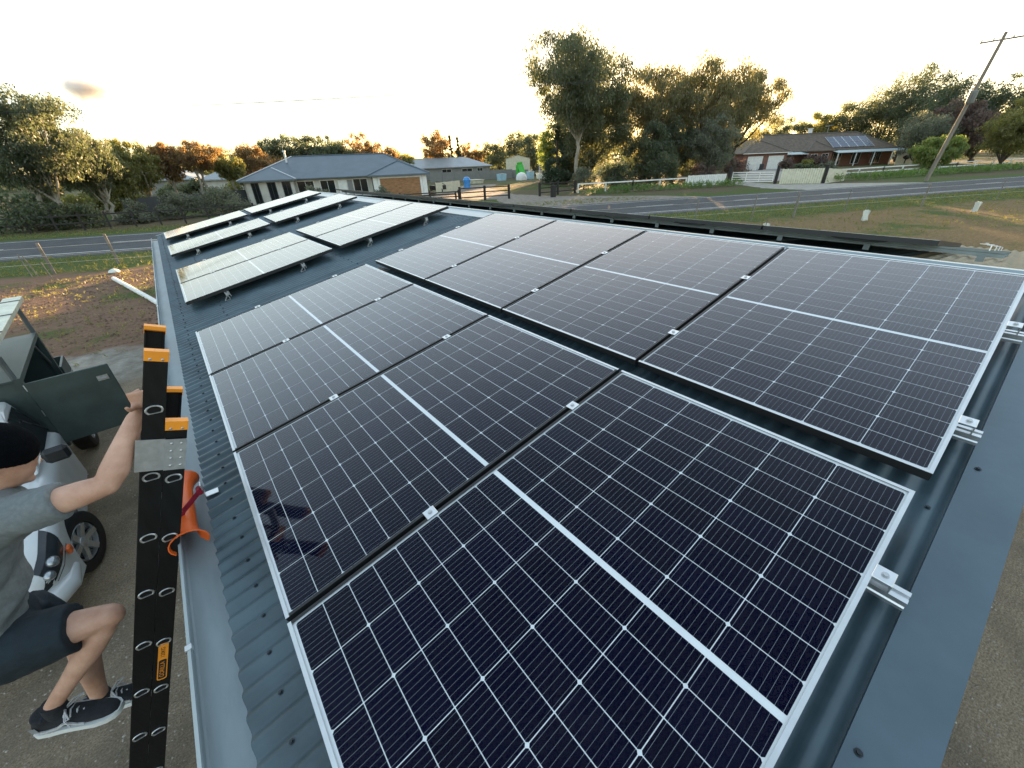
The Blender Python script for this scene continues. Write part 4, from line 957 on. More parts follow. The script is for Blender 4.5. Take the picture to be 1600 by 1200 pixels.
bpy.data.objects.remove(pv)
for i, (x, y, c_, t_) in enumerate(((91.9, 38.4, M_white, 'pale wheelie bin left of the dark bin before the garage doors'), (93.3, 37.7, M_dgrey_f, 'dark wheelie bin between the two garage doors'))):
    b_ = empty('wheelie_bin', (x, y, 0)); tag(b_, t_, 'bin', 'wheelie bins at the brick garage')
    child('body', MB().prism([(-.24, .05), (.24, .05), (.3, 1.0), (-.3, 1.0)], lambda a, b, d: (a, d, b), -.3, .3), c_, b_); child('lid', MB().box(-.33, .33, -.35, .33, 1.0, 1.07, .02), c_, b_); child('wheel', MB().tube([(-.2, .34, .1), (.2, .34, .1)], .1, 10), M_dark, b_)
# cream screen with a black tree cut-out
sc = empty('screen_fence', mw=H2W(-40, (113.2, 21.5))); tag(sc, 'cream screen wall with a black flat tree shape on it', 'fence')
child('screen_panel', MB().box(0, 8.5, 0, .1, 0, 2.4), M_cream, sc)
child('tree_shape', MB().prism([(4.4, .2), (4.7, .2), (4.7, 1.0), (6.2, 1.3), (6.6, 1.6), (5.9, 1.9), (5.0, 1.8), (4.7, 2.2), (4.3, 1.9), (3.4, 1.7), (3.6, 1.4), (4.4, 1.3)], lambda a, b, d: (a, d, b), -.05, -.012), M_black, sc)
child('tree_shape', MB().prism([(1.6, .2), (1.8, .2), (1.8, .8), (2.5, 1.1), (2.3, 1.5), (1.5, 1.6), (1.0, 1.3), (1.3, 1.0), (1.6, .9)], lambda a, b, d: (a, d, b), -.05, -.012), M_black, sc)
# ---- yard things near the cream shed
yx, yy = 55.5, 66.0
sw = empty('climbing_frame', (56.0, 60.8, 0)); tag(sw, 'white ladder-like climbing frame at the edge of the dark conifer', 'climbing frame')
child('ladder_frame', MB().tube([(0, 0, 0), (0, 0, 2.9), (.3, 0, 3.2), (.8, 0, 2.9), (.8, 0, 0)], .07, 6), M_white, sw)
for i in range(7): child('rung', MB().tube([(0, 0, .4 + i * .36), (.8, 0, .4 + i * .36)], .05, 5), M_white, sw)
child('brace', MB().tube([(.8, 0, 2.3), (1.8, .3, 1.9), (1.9, .4, 0)], .05, 5), M_white, sw)
M_green = mat('bright_green_plastic', (.06, .45, .05), .4); M_bluep = mat('bright_blue_plastic', (.05, .25, .60), .4); M_lblue = mat('pale_blue_plastic', (.35, .55, .65), .4)
tag(obj('plastic_slide', MB().add([(58.6, 70.2, 2.4), (59.6, 70.0, 2.5), (58.4, 68.9, .2), (59.6, 68.7, .2), (58.5, 70.2, 2.9), (59.7, 70.0, 3.0), (58.3, 68.9, .6), (59.7, 68.7, .6)], [(0, 1, 3, 2), (4, 0, 2, 6), (1, 5, 7, 3), (0, 4, 5, 1)]).box(58.8, 59.5, 70.2, 70.9, 0, 2.5, .05), M_green), 'bright green plastic slide in front of the cream shed', 'slide')
def tub(x, y, w, h, m, lab, cat='tub'):
    tag(obj('storage_tub', MB().prism([(-.42 * w, 0), (.42 * w, 0), (.5 * w, h), (-.5 * w, h)], lambda a, b, d: (x + a, y + d, b), -.4 * w, .4 * w).box(x - .53 * w, x + .53 * w, y - .44 * w, y + .44 * w, h, h + .05), m), lab, cat, 'things lying in the yard')
tub(53.2, 68.5, 1.5, 1.1, M_lblue, 'pale blue tub left of the white dome in the yard'); tub(58.6, 66.2, 1.2, 1.3, M_lblue, 'pale blue tub right of the white dome in the yard'); tub(60.8, 65.2, 1.9, .9, M_white, 'white tub beside the climbing frame'); tub(45.5, 66.5, 2.6, .55, M_cream, 'long cream garden bed in the middle of the yard', 'planter')
tag(obj('dog_kennel', MB().lathe([(1.05, 0), (1.05, .5), (.9, .9), (.55, 1.2), (.15, 1.32)], (55.6, 65.4, 0), 'Z', 18), M_white, None, True), 'white dome kennel in the yard before the green slide', 'kennel')
tag(obj('blue_cover', MB().lathe([(.5, 0), (.45, .6), (.55, 1.0), (.35, 1.35), (.1, 1.4)], (35.2, 53.4, .25), 'Z', 12), M_bluep, None, True), 'small blue covered thing at the end of the cream screen', 'cover')
# ---- power pole with transformer and wires
pp = empty('power_pole', (65.7, 9.3, 0)); tag(pp, 'leaning timber power pole with crossarm and transformer', 'power pole')
TOP = Vector((1.2, -1.0, 12.4))
M_pole = mat('weathered_pole', (.22, .19, .15), .9, 0, .3, 2, .4, 12, stretch=(1, 1, .15))
child('pole', MB().tube([(0, 0, 0), TOP * .5, TOP], [.19, .165, .12], 12), M_pole, pp, True)
ca = TOP * .955; ad = Vector((.35, -1, .06)).normalized()
child('crossarm', MB().bar(ca - ad * 1.5, ca + ad * 1.5, .10, .12), M_pole, pp)
for k in (-1.4, -.6, .7, 1.4): child('insulator', MB().lathe([(.05, 0), (.07, .05), (.04, .1), (.06, .16), (.02, .2)], ca + ad * k + Vector((0, 0, .06)), 'Z', 8), M_render, pp)
tc_ = TOP * .60 + Vector((-.42, -.1, 0)); tf = child('transformer', MB().lathe([(.28, -.55), (.32, -.5), (.32, .45), (.25, .52)], tc_, 'Z', 14), M_grey_f, pp, True)
for k in range(4): child('cooling_fin', MB().box(tc_.x - .44 + .02 * k, tc_.x - .40 + .02 * k, tc_.y - .3 + k * .16, tc_.y - .27 + k * .16, tc_.z - .4, tc_.z + .35), M_grey_f, tf)
child('stay_bracket', MB().bar(ca + Vector((0, 0, -.8)), ca + ad * 1.0, .04, .04).bar(ca + ad * 1.2 + Vector((0, 0, -.05)), ca + ad * .9 + Vector((0, 0, -.75)), .04, .04), M_steel, pp)
lp = Vector((65.7, 9.3, 0)) + ca
for i, k in enumerate((-1.4, -.6, .7, 1.4)):
    a_ = lp + ad * k + Vector((0, 0, .2)); b_ = Vector((-34, 53.5, 6.9)) + Vector((.3, .9, 0)) * k * .6
    n = 24; mb = MB(); mb.tube([a_.lerp(b_, t / n) - Vector((0, 0, 4 * 1.6 * (t / n) * (1 - t / n))) for t in range(n + 1)], 0.006, 4, False)
    tag(obj('power_line', mb, M_dark), ['nearest', 'second', 'third', 'farthest'][i] + ' overhead wire running left from the power pole crossarm', 'wire', 'overhead wires')
# ---- paddock things
def stake(x, y, h, lab, m, lean=(0, 0), w=.06): tag(obj('fence_post', MB().bar((x, y, 0), (x + lean[0], y + lean[1], h), w, w), m), lab, 'post', 'paddock posts and stakes')
M_gp = mat('grey_weathered_post', (.20, .18, .15), .9, 0, .25, 5)
stake(-4.45, 26.6, 1.3, 'grey fence post left of centre in the left paddock fence', M_gp, (0, 0), .1); stake(-2.3, 27.1, 1.35, 'grey fence post beside the white sack at the left verge', M_gp, (0, 0), .1)
stake(-5.15, 26.6, .95, 'pale stake furthest left by the verge', M_gp, (-.05, .1), .035); stake(-4.95, 26.5, .9, 'second pale stake right of the furthest left one', M_gp, (-.1, 0), .035); stake(-4.35, 25.2, .7, 'short pale stake standing in the brown soil', M_gp, (-.06, 0), .035)
wl = MB()
for s_ in np.arange(-10, 70, 5.3):
    for z in (.5, .8, 1.15): wl.bar(RP(s_, 24.1, z), RP(s_ + 5.3, 24.1, z), .010, .010)
tag(obj('fence_wire', wl, M_steel), 'thin wires strung between the paddock posts along the near verge', 'wire fence')
for i, (x, y, lab) in enumerate(((27.3, 10.9, 'steel post seventh along the right paddock wire fence'), (30.0, 9.6, 'grey wooden post beside the leaning white tree guard'), (33.6, 8.0, 'thin steel post right of the leaning tree guard'), (39.4, 5.3, 'grey wooden post nearest the right margin of the paddock'), (23.9, 12.6, 'thin steel post above the ridge at the road bend'), (45.2, 2.4, 'thin post far right along the paddock fence'))):
    stake(x, y, 1.35, lab, M_gp, (0, 0), .1 if i in (1, 3) else .05)
M_guard = mat('translucent_tree_guard', (.66, .68, .62), .5, 0, .08, 6)
for i, (x, y, lab) in enumerate(((30.3, 6.2, 'white plastic tree guard leaning in the brown paddock'), (37.4, 2.6, 'square white tree guard right of the leaning one'), (43.8, -1.2, 'white tree guard nearest the right margin'), (22.6, 8.3, 'small white tree guard showing above the ridge'))):
    tg = empty('tree_guard', (x, y, 0), .4 + i); tag(tg, lab, 'tree guard', 'white tree guards in the paddock')
    for q in range(3): a0, a1 = q * 2.094, (q + 1) * 2.094; child('sleeve', MB().bar((.13 * math.cos(a0), .13 * math.sin(a0), .28), (.13 * math.cos(a1), .13 * math.sin(a1), .33), .008, .55), M_guard, tg)
    child('stake', MB().bar((.15, 0, 0), (.18, .03, .8), .03, .03), M_gp, tg)
tag(obj('white_sack', MB().lathe([(.16, 0), (.21, .05), (.15, .13), (.06, .17)], (-2.35, 24.6, 0), 'Z', 10), M_guard, None, True), 'small white sack lying by the left paddock fence', 'sack')
tag(obj('plastic_pipe', MB().tube([(-2.3, 22.9, .06), (-1.25, 18.4, .06), (-.85, 16.6, .06)], .075, 10), M_white), 'long white plastic pipe lying on the brown soil by the roof corner', 'pipe')
tag(obj('tap_standpipe', MB().tube([(-.62, 13.2, 0), (-.62, 13.2, .45), (-.42, 13.0, .5)], .03, 6).tube([(-1.0, 12.2, .03), (-.5, 12.7, .03)], .03, 6), M_steel), 'short steel standpipe beside the shed wall near the ladder top', 'pipe')
# ================================================================== ladder against the gutter
M_fg = mat('black_fibreglass', (.0045, .005, .0055), .45, 0, .3, 30, .08, 90, spec=.3, rvar=.12, stretch=(1, 1, .2))
M_or = mat('orange_plastic', (.85, .30, .02), .45, 0, .06, 12)
M_or2 = mat('orange_red_plastic', (.85, .14, .02), .42, 0, .06, 12)
M_gal = mat('galvanised_plate', (.50, .52, .53), .42, .8, .12, 25, .05, 60)
lad = empty('extension_ladder', (-1.36, 2.2, 0)); tag(lad, 'black two-section extension ladder with orange end caps leaning on the gutter', 'ladder')
bpy.context.view_layer.update()
def lkid(name, mb, m, parent=None, smooth=False):
    o = obj(name, mb, m, None, smooth)
    if parent is None: o.parent = lad; o.matrix_parent_inverse = lad.matrix_world.inverted()
    else: o.parent = parent; o.matrix_parent_inverse = lad.matrix_world.inverted()
    return o
def lsub(name, mb, m, part, smooth=False):
    o = obj(name, mb, m, None, smooth); o.parent = part
    # parts carry the ladder's inverse, so a sub-part in world coordinates needs none
    return o
L0 = Vector((-.090, 2.0, 3.175)); LD = Vector((-.3838, 0, -.9237)); LN = Vector((.9237, 0, -.3838)); LY = Vector((0, 1, 0))
def LP(s, n, y): return L0 + LD * s + LN * n + LY * y
def lbox(mb, s0, s1, n0, n1, y0, y1):
    vs = [LP(s, n, y) for s in (s0, s1) for y in (y0, y1) for n in (n0, n1)]
    return mb.add(vs, [(0, 1, 3, 2), (4, 6, 7, 5), (0, 4, 5, 1), (2, 3, 7, 6), (0, 2, 6, 4), (1, 5, 7, 3)])
WD = .385
for sec, (s0, s1, n0, first, nr) in enumerate(((0.0, 3.15, 0.0, .245, 10), (.295, 3.42, .0715, .565, 9))):
    for k, y in enumerate((0.0, WD - .03)):
        mb = MB(); web = (y, y + .006) if k == 0 else (y + .024, y + .03)
        lbox(mb, s0 + .03, s1, n0, n0 + .069, *web)                                   # channel web
        fl = (y + .006, y + .03) if k == 0 else (y, y + .024)
        lbox(mb, s0 + .03, s1, n0, n0 + .006, *fl); lbox(mb, s0 + .03, s1, n0 + .063, n0 + .069, *fl)
        st = lkid('stile', mb, M_fg)
        cp = MB(); lbox(cp, s0, s0 + .016, n0 - .002, n0 + .071, y - .003, y + .033)
        lbox(cp, s0 + .016, s0 + .040, n0 - .002, n0 + .071, y - .003 if k == 0 else y + .031, y - .0005 if k == 0 else y + .033)
        lbox(cp, s0 + .016, s0 + .034, n0 - .002, n0 - .0005, y, y + .03); lbox(cp, s0 + .016, s0 + .034, n0 + .0695, n0 + .071, y, y + .03)
        c_ = lkid('end_cap', cp, M_or)
        for nn in (.016, .052):
            lkid('rivet', MB().lathe([(.005, 0), (.005, .0015), (.002, .003)], (0, 0, 0), 'Z', 8), M_steel).matrix_world = Matrix.Translation(LP(s0 + .032, n0 + nn, -.003 if k == 0 else WD + .003)) @ Matrix.Rotation(R(90 if k == 0 else -90), 4, 'X')
    for i in range(nr):
        s = first + .303 * i; mb = MB(); c0 = LP(s, n0 + .0345, .004); ring = []
        # D-shaped rung, flat tread uppermost
        D = [(math.cos(a) * .022, math.sin(a) * .016) for a in np.linspace(0, math.pi, 9)]
        D = [(p, q) for p, q in D] + [(-.022, -.005), (.022, -.005)]
        ax, bx_ = Vector((1, 0, 0)), Vector((0, 0, -1))
        mb.prism(D, lambda a, b, d: c0 + ax * a + bx_ * b + LY * d, .0, WD - .008)
        rg = lkid('rung', mb, M_gal)
        for yy in (-.0015, WD + .0015):
            rm = MB(); n = 18; vs = []; fs = []
            for q in range(n):
                a = 2 * math.pi * q / n; px, pz = math.cos(a), math.sin(a); pz = max(pz, -.62)
                cc = LP(s, n0 + .0345, 0); cc.y = L0.y + yy
                ex = (LN * px * .0255 + LD * -pz * .0195)
                tilt_ = Matrix.Rotation(R(-16), 3, 'Y') @ ex
                for q2 in range(6):
                    b = 2 * math.pi * q2 / 6; rr_ = .0034
                    vs.append(cc + tilt_ * (1 + math.cos(b) * rr_ / .022) + LY * math.sin(b) * rr_)
            for q in range(n):
                for q2 in range(6):
                    fs.append((q * 6 + q2, q * 6 + (q2 + 1) % 6, ((q + 1) % n) * 6 + (q2 + 1) % 6, ((q + 1) % n) * 6 + q2))
            rm.add(vs, fs); lkid('rung_end', rm, M_alu, None, True)
# guide plate joining the sections
mb = MB(); lbox(mb, .372, .515, -.018, .070, -.006, -.003); lbox(mb, .372, .515, .070, .0735, -.012, -.003); lbox(mb, .372, .515, .0735, .141, -.012, -.009)
gpl = lkid('guide_plate', mb, M_gal)
for a in range(4):
    for b in range(2):
        lkid('rivet', MB().lathe([(.0065, 0), (.0055, .002), (.002, .0035)], (0, 0, 0), 'Z', 8), M_steel).matrix_world = Matrix.Translation(LP(.392 + a * .034, .092 + b * .032, -.012)) @ Matrix.Rotation(R(90), 4, 'X')
# sticker on the base section
def rrect(w, h, r, n=5):
    P = []
    for cx_, cy_, a0 in ((w - r, h - r, 0), (-w + r, h - r, 90), (-w + r, -h + r, 180), (w - r, -h + r, 270)):
        for k in range(n): a = R(a0 + 90 * k / (n - 1)); P.append((cx_ + r * math.cos(a), cy_ + r * math.sin(a)))
    return P
SC_ = (1.60, .106)
def stick(name, w, h, r, ds, m, lift):
    mb = MB().prism([(q, p) for p, q in rrect(w, h, r)], lambda a, b, d: LP(SC_[0] + ds + b, SC_[1] + a, d), -lift, -lift + .0004); return lkid(name, mb, m)
stick('sticker', .118, .019, .012, 0, M_or, .0012); stick('sticker_plate', .062, .0145, .007, .048, M_dark, .0018)
def lettering(txt, size, ds, m, lift):
    cu = bpy.data.curves.new('lettering', 'FONT'); cu.body = txt; cu.size = size; cu.align_x = 'CENTER'; cu.align_y = 'CENTER'
    t_ = bpy.data.objects.new('tmp_text', cu); COL.objects.link(t_); bpy.context.view_layer.update()
    me = bpy.data.meshes.new_from_object(t_.evaluated_get(bpy.context.evaluated_depsgraph_get())); bpy.data.objects.remove(t_)
    m3 = Matrix.Identity(4); X_ = -LD; N_ = Vector((0, -1, 0)); Y_ = N_.cross(X_)
    for i in range(3): m3[i][0] = X_[i]; m3[i][1] = Y_[i]; m3[i][2] = N_[i]
    m3.translation = LP(SC_[0] + ds, SC_[1], -lift); me.transform(m3); me.materials.append(m)
    o = bpy.data.objects.new('lettering', me); COL.objects.link(o); o.parent = lad; o.matrix_parent_inverse = lad.matrix_world.inverted(); return o
lettering('GORILLA', .025, .048, M_or, .0026); lettering('120KG', .023, -.062, M_dark, .0020)
for k, y in enumerate((0, WD - .03)):
    mb = MB(); lbox(mb, 3.42, 3.56, .06, .15, y - .01, y + .04); lkid('foot', mb, M_dark)
# orange guard hooked over the gutter, with the red strap
mb = MB(); n = 14; sect = []
ys = [1.985, 2.0, 2.02, 2.06, 2.12, 2.30, 2.42, 2.47, 2.50, 2.515]
fl = [1.55, 1.42, 1.2, 1.04, 1.0, 1.0, 1.04, 1.2, 1.42, 1.55]
gc = Vector((gx0 + .030, 0, lipz - .004)); vs = []; fs = []
for y, k in zip(ys, fl):
    for j in range(n):
        a = R(-35 + 250 * j / (n - 1)); vs.append((gc.x + math.cos(a) * .050 * k + (.02 * (k - 1)), y, gc.z + math.sin(a) * .042 * k))
for y, k in zip(ys, fl):
    for j in range(n):
        a = R(-35 + 250 * j / (n - 1)); vs.append((gc.x + math.cos(a) * (.050 * k - .005) + (.02 * (k - 1)), y, gc.z + math.sin(a) * (.042 * k - .005)))
N0 = len(ys) * n
for i in range(len(ys) - 1):
    for j in range(n - 1):
        a = i * n + j; fs.append((a, a + 1, a + n + 1, a + n)); b = a + N0; fs.append((b, b + n, b + n + 1, b + 1))
for i in (0, len(ys) - 1):
    for j in range(n - 1): a = i * n + j; fs.append((a, a + N0, a + N0 + 1, a + 1))
for j in (0, n - 1):
    for i in range(len(ys) - 1): a = i * n + j; fs.append((a, a + n, a + n + N0, a + N0))
mb.add(vs, fs); gg = empty('gutter_guard', (gc.x, 2.25, gz0)); tag(gg, 'orange ladder guard clipped over the gutter beside the ladder', 'ladder guard'); bpy.context.view_layer.update()
o = obj('guard_shell', mb, M_or2, None, True); o.parent = gg; o.matrix_parent_inverse = gg.matrix_world.inverted()
mb = MB(); M_red = mat('red_webbing', (.30, .012, .035), .75, 0, .25, 40, .2, 200)
a_ = RT(2.22, -.19, WS + .055); pth = [Vector((-.36, 2.08, 2.235)), Vector((-.315, 2.12, 2.275)), Vector((-.27, 2.155, 2.33)), Vector(a_) + Vector((0, -.01, .01))]
for p, q in zip(pth[:-1], pth[1:]): mb.bar(p, q, .004, .026, (0, 0, 1))
mb.bar(pth[0], Vector((-.41, 2.05, 2.21)), .004, .026); mb.tube([Vector(a_) + Vector((-.012, -.02, 0)), Vector(a_) + Vector((-.012, .02, 0))], .016, 8)
tag(obj('red_strap', mb, M_red), 'dark red webbing strap tying the ladder to the roof bracket', 'strap')

# ================================================================== climbing man
def loft(mb, rings, n=16):
    """rings: (centre, axis_x, axis_y, rx, ry)"""
    vs = []; fs = []
    for c, ax, ay, rx, ry in rings:
        c, ax, ay = Vector(c), Vector(ax), Vector(ay)
        for k in range(n): a = 2 * math.pi * k / n; vs.append(c + ax * rx * math.cos(a) + ay * ry * math.sin(a))
    for i in range(len(rings) - 1):
        for k in range(n): a = i * n + k; b = i * n + (k + 1) % n; fs.append((a, b, b + n, a + n))
    fs.append(tuple(range(n))[::-1]); fs.append(tuple(range((len(rings) - 1) * n, len(rings) * n)))
    mb.add(vs, fs)
def limb(mb, pts, rads, n=14, flat=1.0, side=(0, 1, 0)):
    pts = [Vector(p) for p in pts]; rings = []
    for i, p in enumerate(pts):
        d = (pts[min(i + 1, len(pts) - 1)] - pts[max(i - 1, 0)]).normalized(); s_ = Vector(side); s_ = (s_ - d * s_.dot(d)).normalized(); t_ = d.cross(s_)
        rings.append((p, s_, t_, rads[i], rads[i] * flat))
    loft(mb, rings, n)
def ball(mb, c, r, n=12):
    c = Vector(c); r = Vector(r) if hasattr(r, '__len__') else Vector((r, r, r)); vs = []; fs = []
    m = n // 2
    for i in range(m + 1):
        e = -math.pi / 2 + math.pi * i / m
        for k in range(n): a = 2 * math.pi * k / n; vs.append(c + Vector((r.x * math.cos(e) * math.cos(a), r.y * math.cos(e) * math.sin(a), r.z * math.sin(e))))
    for i in range(m):
        for k in range(n): a = i * n + k; b = i * n + (k + 1) % n; fs.append((a, b, b + n, a + n))
    mb.add(vs, fs)
def skin(name, mb, m, parent, voxel=.009, it=6, noise=0.0, nscale=.06):
    me = mb.mesh(name); o = bpy.data.objects.new(name, me); COL.objects.link(o)
    md = o.modifiers.new('r', 'REMESH'); md.mode = 'VOXEL'; md.voxel_size = voxel; md.use_smooth_shade = True
    sm_ = o.modifiers.new('s', 'SMOOTH'); sm_.iterations = it; sm_.factor = .5
    if noise:
        tx = bpy.data.textures.new('folds', 'CLOUDS'); tx.noise_scale = nscale; tx.noise_depth = 1
        dm = o.modifiers.new('d', 'DISPLACE'); dm.texture = tx; dm.strength = noise; dm.mid_level = .5; dm.texture_coords = 'GLOBAL'
    bpy.context.view_layer.update()
    m2 = bpy.data.meshes.new_from_object(o.evaluated_get(bpy.context.evaluated_depsgraph_get())); bpy.data.objects.remove(o)
    m2.materials.clear(); m2.materials.append(m); m2.polygons.foreach_set('use_smooth', [True] * len(m2.polygons))
    o = bpy.data.objects.new(name, m2); COL.objects.link(o); o.parent = parent; o.matrix_parent_inverse = parent.matrix_world.inverted(); return o
man = empty('person', (-.9, 2.2, 1.2)); tag(man, 'person in dark beanie, grey T-shirt and navy shorts climbing the ladder', 'person'); bpy.context.view_layer.update()
M_skin = mat('skin', (.44, .235, .155), .55, 0, .08, 9, .12, 160, col2=(.60, .36, .26), detail=10); MATS['skin'].node_tree.nodes['Principled BSDF'].inputs['Subsurface Weight'].default_value = .12
MATS['skin'].node_tree.nodes['Principled BSDF'].inputs['Subsurface Radius'].default_value = (.012, .005, .003); MATS['skin'].node_tree.nodes['Principled BSDF'].inputs['Subsurface Scale'].default_value = 1.0
V = Vector
HD = V((-.635, 2.215, 2.845)); NK = V((-.71, 2.22, 2.70)); SR = V((-.665, 2.075, 2.655)); SLh = V((-.78, 2.36, 2.585)); EL = V((-.365, 1.985, 2.70)); WR = V((-.205, 2.085, 2.90)); HA = V((-.165, 2.115, 2.965))
CH = V((-.80, 2.23, 2.52)); BL = V((-.91, 2.225, 2.28)); PE = V((-.985, 2.22, 2.09)); HR_ = V((-.985, 2.12, 2.055)); KR = V((-.625, 2.055, 2.03)); AR = V((-.99, 2.095, 1.655)); HL_ = V((-.965, 2.31, 2.05)); KL = V((-.90, 2.35, 1.70)); AL = V((-.975, 2.31, 1.32))
b = MB()
fx = V((.80, .12, -.42)).normalized(); up_ = V((.42, 0, .88)); up_ = (up_ - fx * up_.dot(fx)).normalized(); sd2 = up_.cross(fx)     # face looks up the ladder and a little down
def HDp(f, s, u): return HD + fx * f + sd2 * s + up_ * u
loft(b, [(HDp(.025, 0, -.125), sd2, fx, .035, .045), (HDp(.022, 0, -.105), sd2, fx, .052, .066), (HDp(.012, 0, -.06), sd2, fx, .064, .086), (HDp(0, 0, 0), sd2, fx, .073, .096), (HDp(-.006, 0, .05), sd2, fx, .074, .098), (HDp(-.01, 0, .09), sd2, fx, .062, .082), (HDp(-.012, 0, .118), sd2, fx, .03, .04)], 18)
ball(b, HDp(.100, 0, -.025), (.014, .013, .018)); ball(b, HDp(.090, 0, .002), (.012, .012, .02)); ball(b, HDp(.09, 0, -.072), (.012, .02, .008)); ball(b, HDp(.085, 0, -.105), (.018, .024, .016))
for sg in (-1, 1): ball(b, HDp(-.01, sg * .076, -.02), (.016, .010, .028)); ball(b, HDp(.083, sg * .03, .005), (.01, .014, .008))
limb(b, [NK + V((-.02, 0, -.06)), NK, HDp(-.02, 0, -.07)], [.066, .058, .056])
limb(b, [SLh, SR], [.06, .06])
loft(b, [(NK + V((-.03, 0, -.05)), (0, 1, 0), (.9, 0, .35), .10, .08), (CH + V((.02, 0, .06)), (0, 1, 0), (.9, 0, .35), .165, .105), (CH, (0, 1, 0), (.9, 0, .35), .16, .11), (BL, (0, 1, 0), (.9, 0, .35), .14, .10), (PE, (0, 1, 0), (.95, 0, .2), .15, .11), (PE + V((0, 0, -.06)), (0, 1, 0), (1, 0, 0), .13, .10)], 18)
limb(b, [SR, SR.lerp(EL, .35), SR.lerp(EL, .72), EL], [.060, .054, .050, .040]); ball(b, EL + V((-.006, 0, 0)), .042); limb(b, [EL + V((-.01, 0, -.005)), EL.lerp(WR, .20), EL.lerp(WR, .55), WR], [.040, .048, .040, .028])
limb(b, [WR, WR.lerp(HA, .5), HA], [.027, .036, .034], flat=.62, side=(.3, 1, 0))
# right hand closes on the near stile of the fly section
st_c = LP((3.175 - HA.z) / .9237, .03, .012)
for q, (dz, ln) in enumerate(((.030, .9), (.010, 1.0), (-.011, .95), (-.031, .8))):
    k0 = HA + V((.008, -.012, dz)); k1 = V((st_c.x - .045, st_c.y + .050, HA.z + dz + .006)); k2 = V((st_c.x - .005, st_c.y + .040, HA.z + dz + .010)); k3 = V((st_c.x + .024 * ln, st_c.y + .032, HA.z + dz + .008))
    limb(b, [k0, k1, k2, k3], [.0095, .0095, .0088, .0075], 8)
limb(b, [HA + V((-.01, -.02, -.025)), V((st_c.x - .052, st_c.y + .012, HA.z - .012)), V((st_c.x - .054, st_c.y - .012, HA.z + .012))], [.012, .0105, .008], 8)
# left arm bent in front of the chest, hand on the far stile
EL2 = V((-.90, 2.46, 2.38)); WL2 = V((-1.02, 2.40, 2.22)); HL2 = V((-1.04, 2.38, 2.15))
limb(b, [SLh, SLh.lerp(EL2, .5), EL2, EL2.lerp(WL2, .4), WL2], [.056, .048, .043, .040, .027]); limb(b, [WL2, HL2], [.03, .034], flat=.65)
for q in range(4): limb(b, [HL2 + V((.01, 0, .03 - q * .02)), HL2 + V((.05, .0, .035 - q * .02)), HL2 + V((.075, -.02, .035 - q * .02))], [.0095, .009, .0075], 8)
limb(b, [HL2 + V((0, .02, -.02)), HL2 + V((.03, .03, .0)), HL2 + V((.06, .03, .02))], [.012, .010, .008], 8)
limb(b, [HR_, HR_.lerp(KR, .4), HR_.lerp(KR, .8), KR], [.090, .080, .060, .047]); ball(b, KR + V((-.008, 0, -.004)), (.050, .048, .050)); limb(b, [KR + V((-.012, 0, .01)), KR.lerp(AR, .15), KR.lerp(AR, .36), KR.lerp(AR, .7), AR, AR + V((0, 0, -.05))], [.043, .047, .052, .038, .032, .034])
limb(b, [HL_, HL_.lerp(KL, .5), KL, KL.lerp(AL, .3), KL.lerp(AL, .7), AL, AL + V((0, 0, -.05))], [.092, .078, .056, .057, .042, .036, .036])
skin('body', b, M_skin, man, .0075, 4)
M_shirt = mat('grey_marl_cotton', (.135, .155, .160), .9, 0, .10, 60, .25, 400, col2=(.175, .195, .20))
b = MB()
loft(b, [(NK + V((-.02, 0, -.015)), (0, 1, 0), (.85, 0, .5), .080, .075), (NK + V((-.04, 0, -.06)), (0, 1, 0), (.9, 0, .35), .15, .10), (CH + V((.02, 0, .06)), (0, 1, 0), (.9, 0, .35), .185, .122), (CH, (0, 1, 0), (.9, 0, .35), .178, .124), (BL + V((.015, 0, .05)), (0, 1, 0), (.9, 0, .35), .160, .122), (BL + V((0, 0, -.06)), (0, 1, 0), (.9, 0, .35), .160, .124), (PE + V((.012, 0, .07)), (0, 1, 0), (.93, 0, .3), .168, .128), (PE + V((.0, 0, .015)), (0, 1, 0), (.93, 0, .3), .170, .132)], 22)
limb(b, [SLh, NK + V((-.015, .0, -.05)), SR], [.075, .092, .078])
for S_, E_ in ((SR, EL), (SLh, EL2)): limb(b, [CH.lerp(S_, .6), S_ + V((0, 0, .01)), S_.lerp(E_, .25), S_.lerp(E_, .52)], [.085, .082, .076, .074])
skin('t_shirt', b, M_shirt, man, .009, 5, .016, .07)
M_short = mat('navy_cotton', (.010, .019, .026), .9, 0, .2, 30, .25, 300)
b = MB()
loft(b, [(PE + V((.0, 0, .06)), (0, 1, 0), (.93, 0, .3), .166, .128), (PE, (0, 1, 0), (.95, 0, .2), .172, .138), (PE + V((0, 0, -.09)), (0, 1, 0), (1, 0, 0), .160, .125)], 20)
limb(b, [HR_, HR_.lerp(KR, .35), HR_.lerp(KR, .66)], [.125, .118, .106]); limb(b, [HL_, HL_.lerp(KL, .4), HL_.lerp(KL, .74)], [.122, .114, .104])
skin('shorts', b, M_short, man, .009, 4, .012, .08)
M_cap3 = mat('dark_knit_wool', (.0022, .003, .0045), 1.0, 0, .3, 60, .5, 260, spec=.08)
b = MB()
loft(b, [(HDp(-.010, 0, -.012), sd2, fx, .084, .106), (HDp(-.006, 0, .012), sd2, fx, .087, .111), (HDp(-.008, 0, .05), sd2, fx, .086, .110), (HDp(-.012, 0, .09), sd2, fx, .074, .094), (HDp(-.016, 0, .122), sd2, fx, .045, .056), (HDp(-.018, 0, .132), sd2, fx, .02, .025)], 20)
skin('beanie', b, M_cap3, man, .007, 3)
b = MB(); loft(b, [(HDp(-.03, 0, -.065), sd2, fx, .062, .064), (HDp(-.022, 0, -.02), sd2, fx, .079, .082), (HDp(-.012, 0, .03), sd2, fx, .080, .09)], 16)
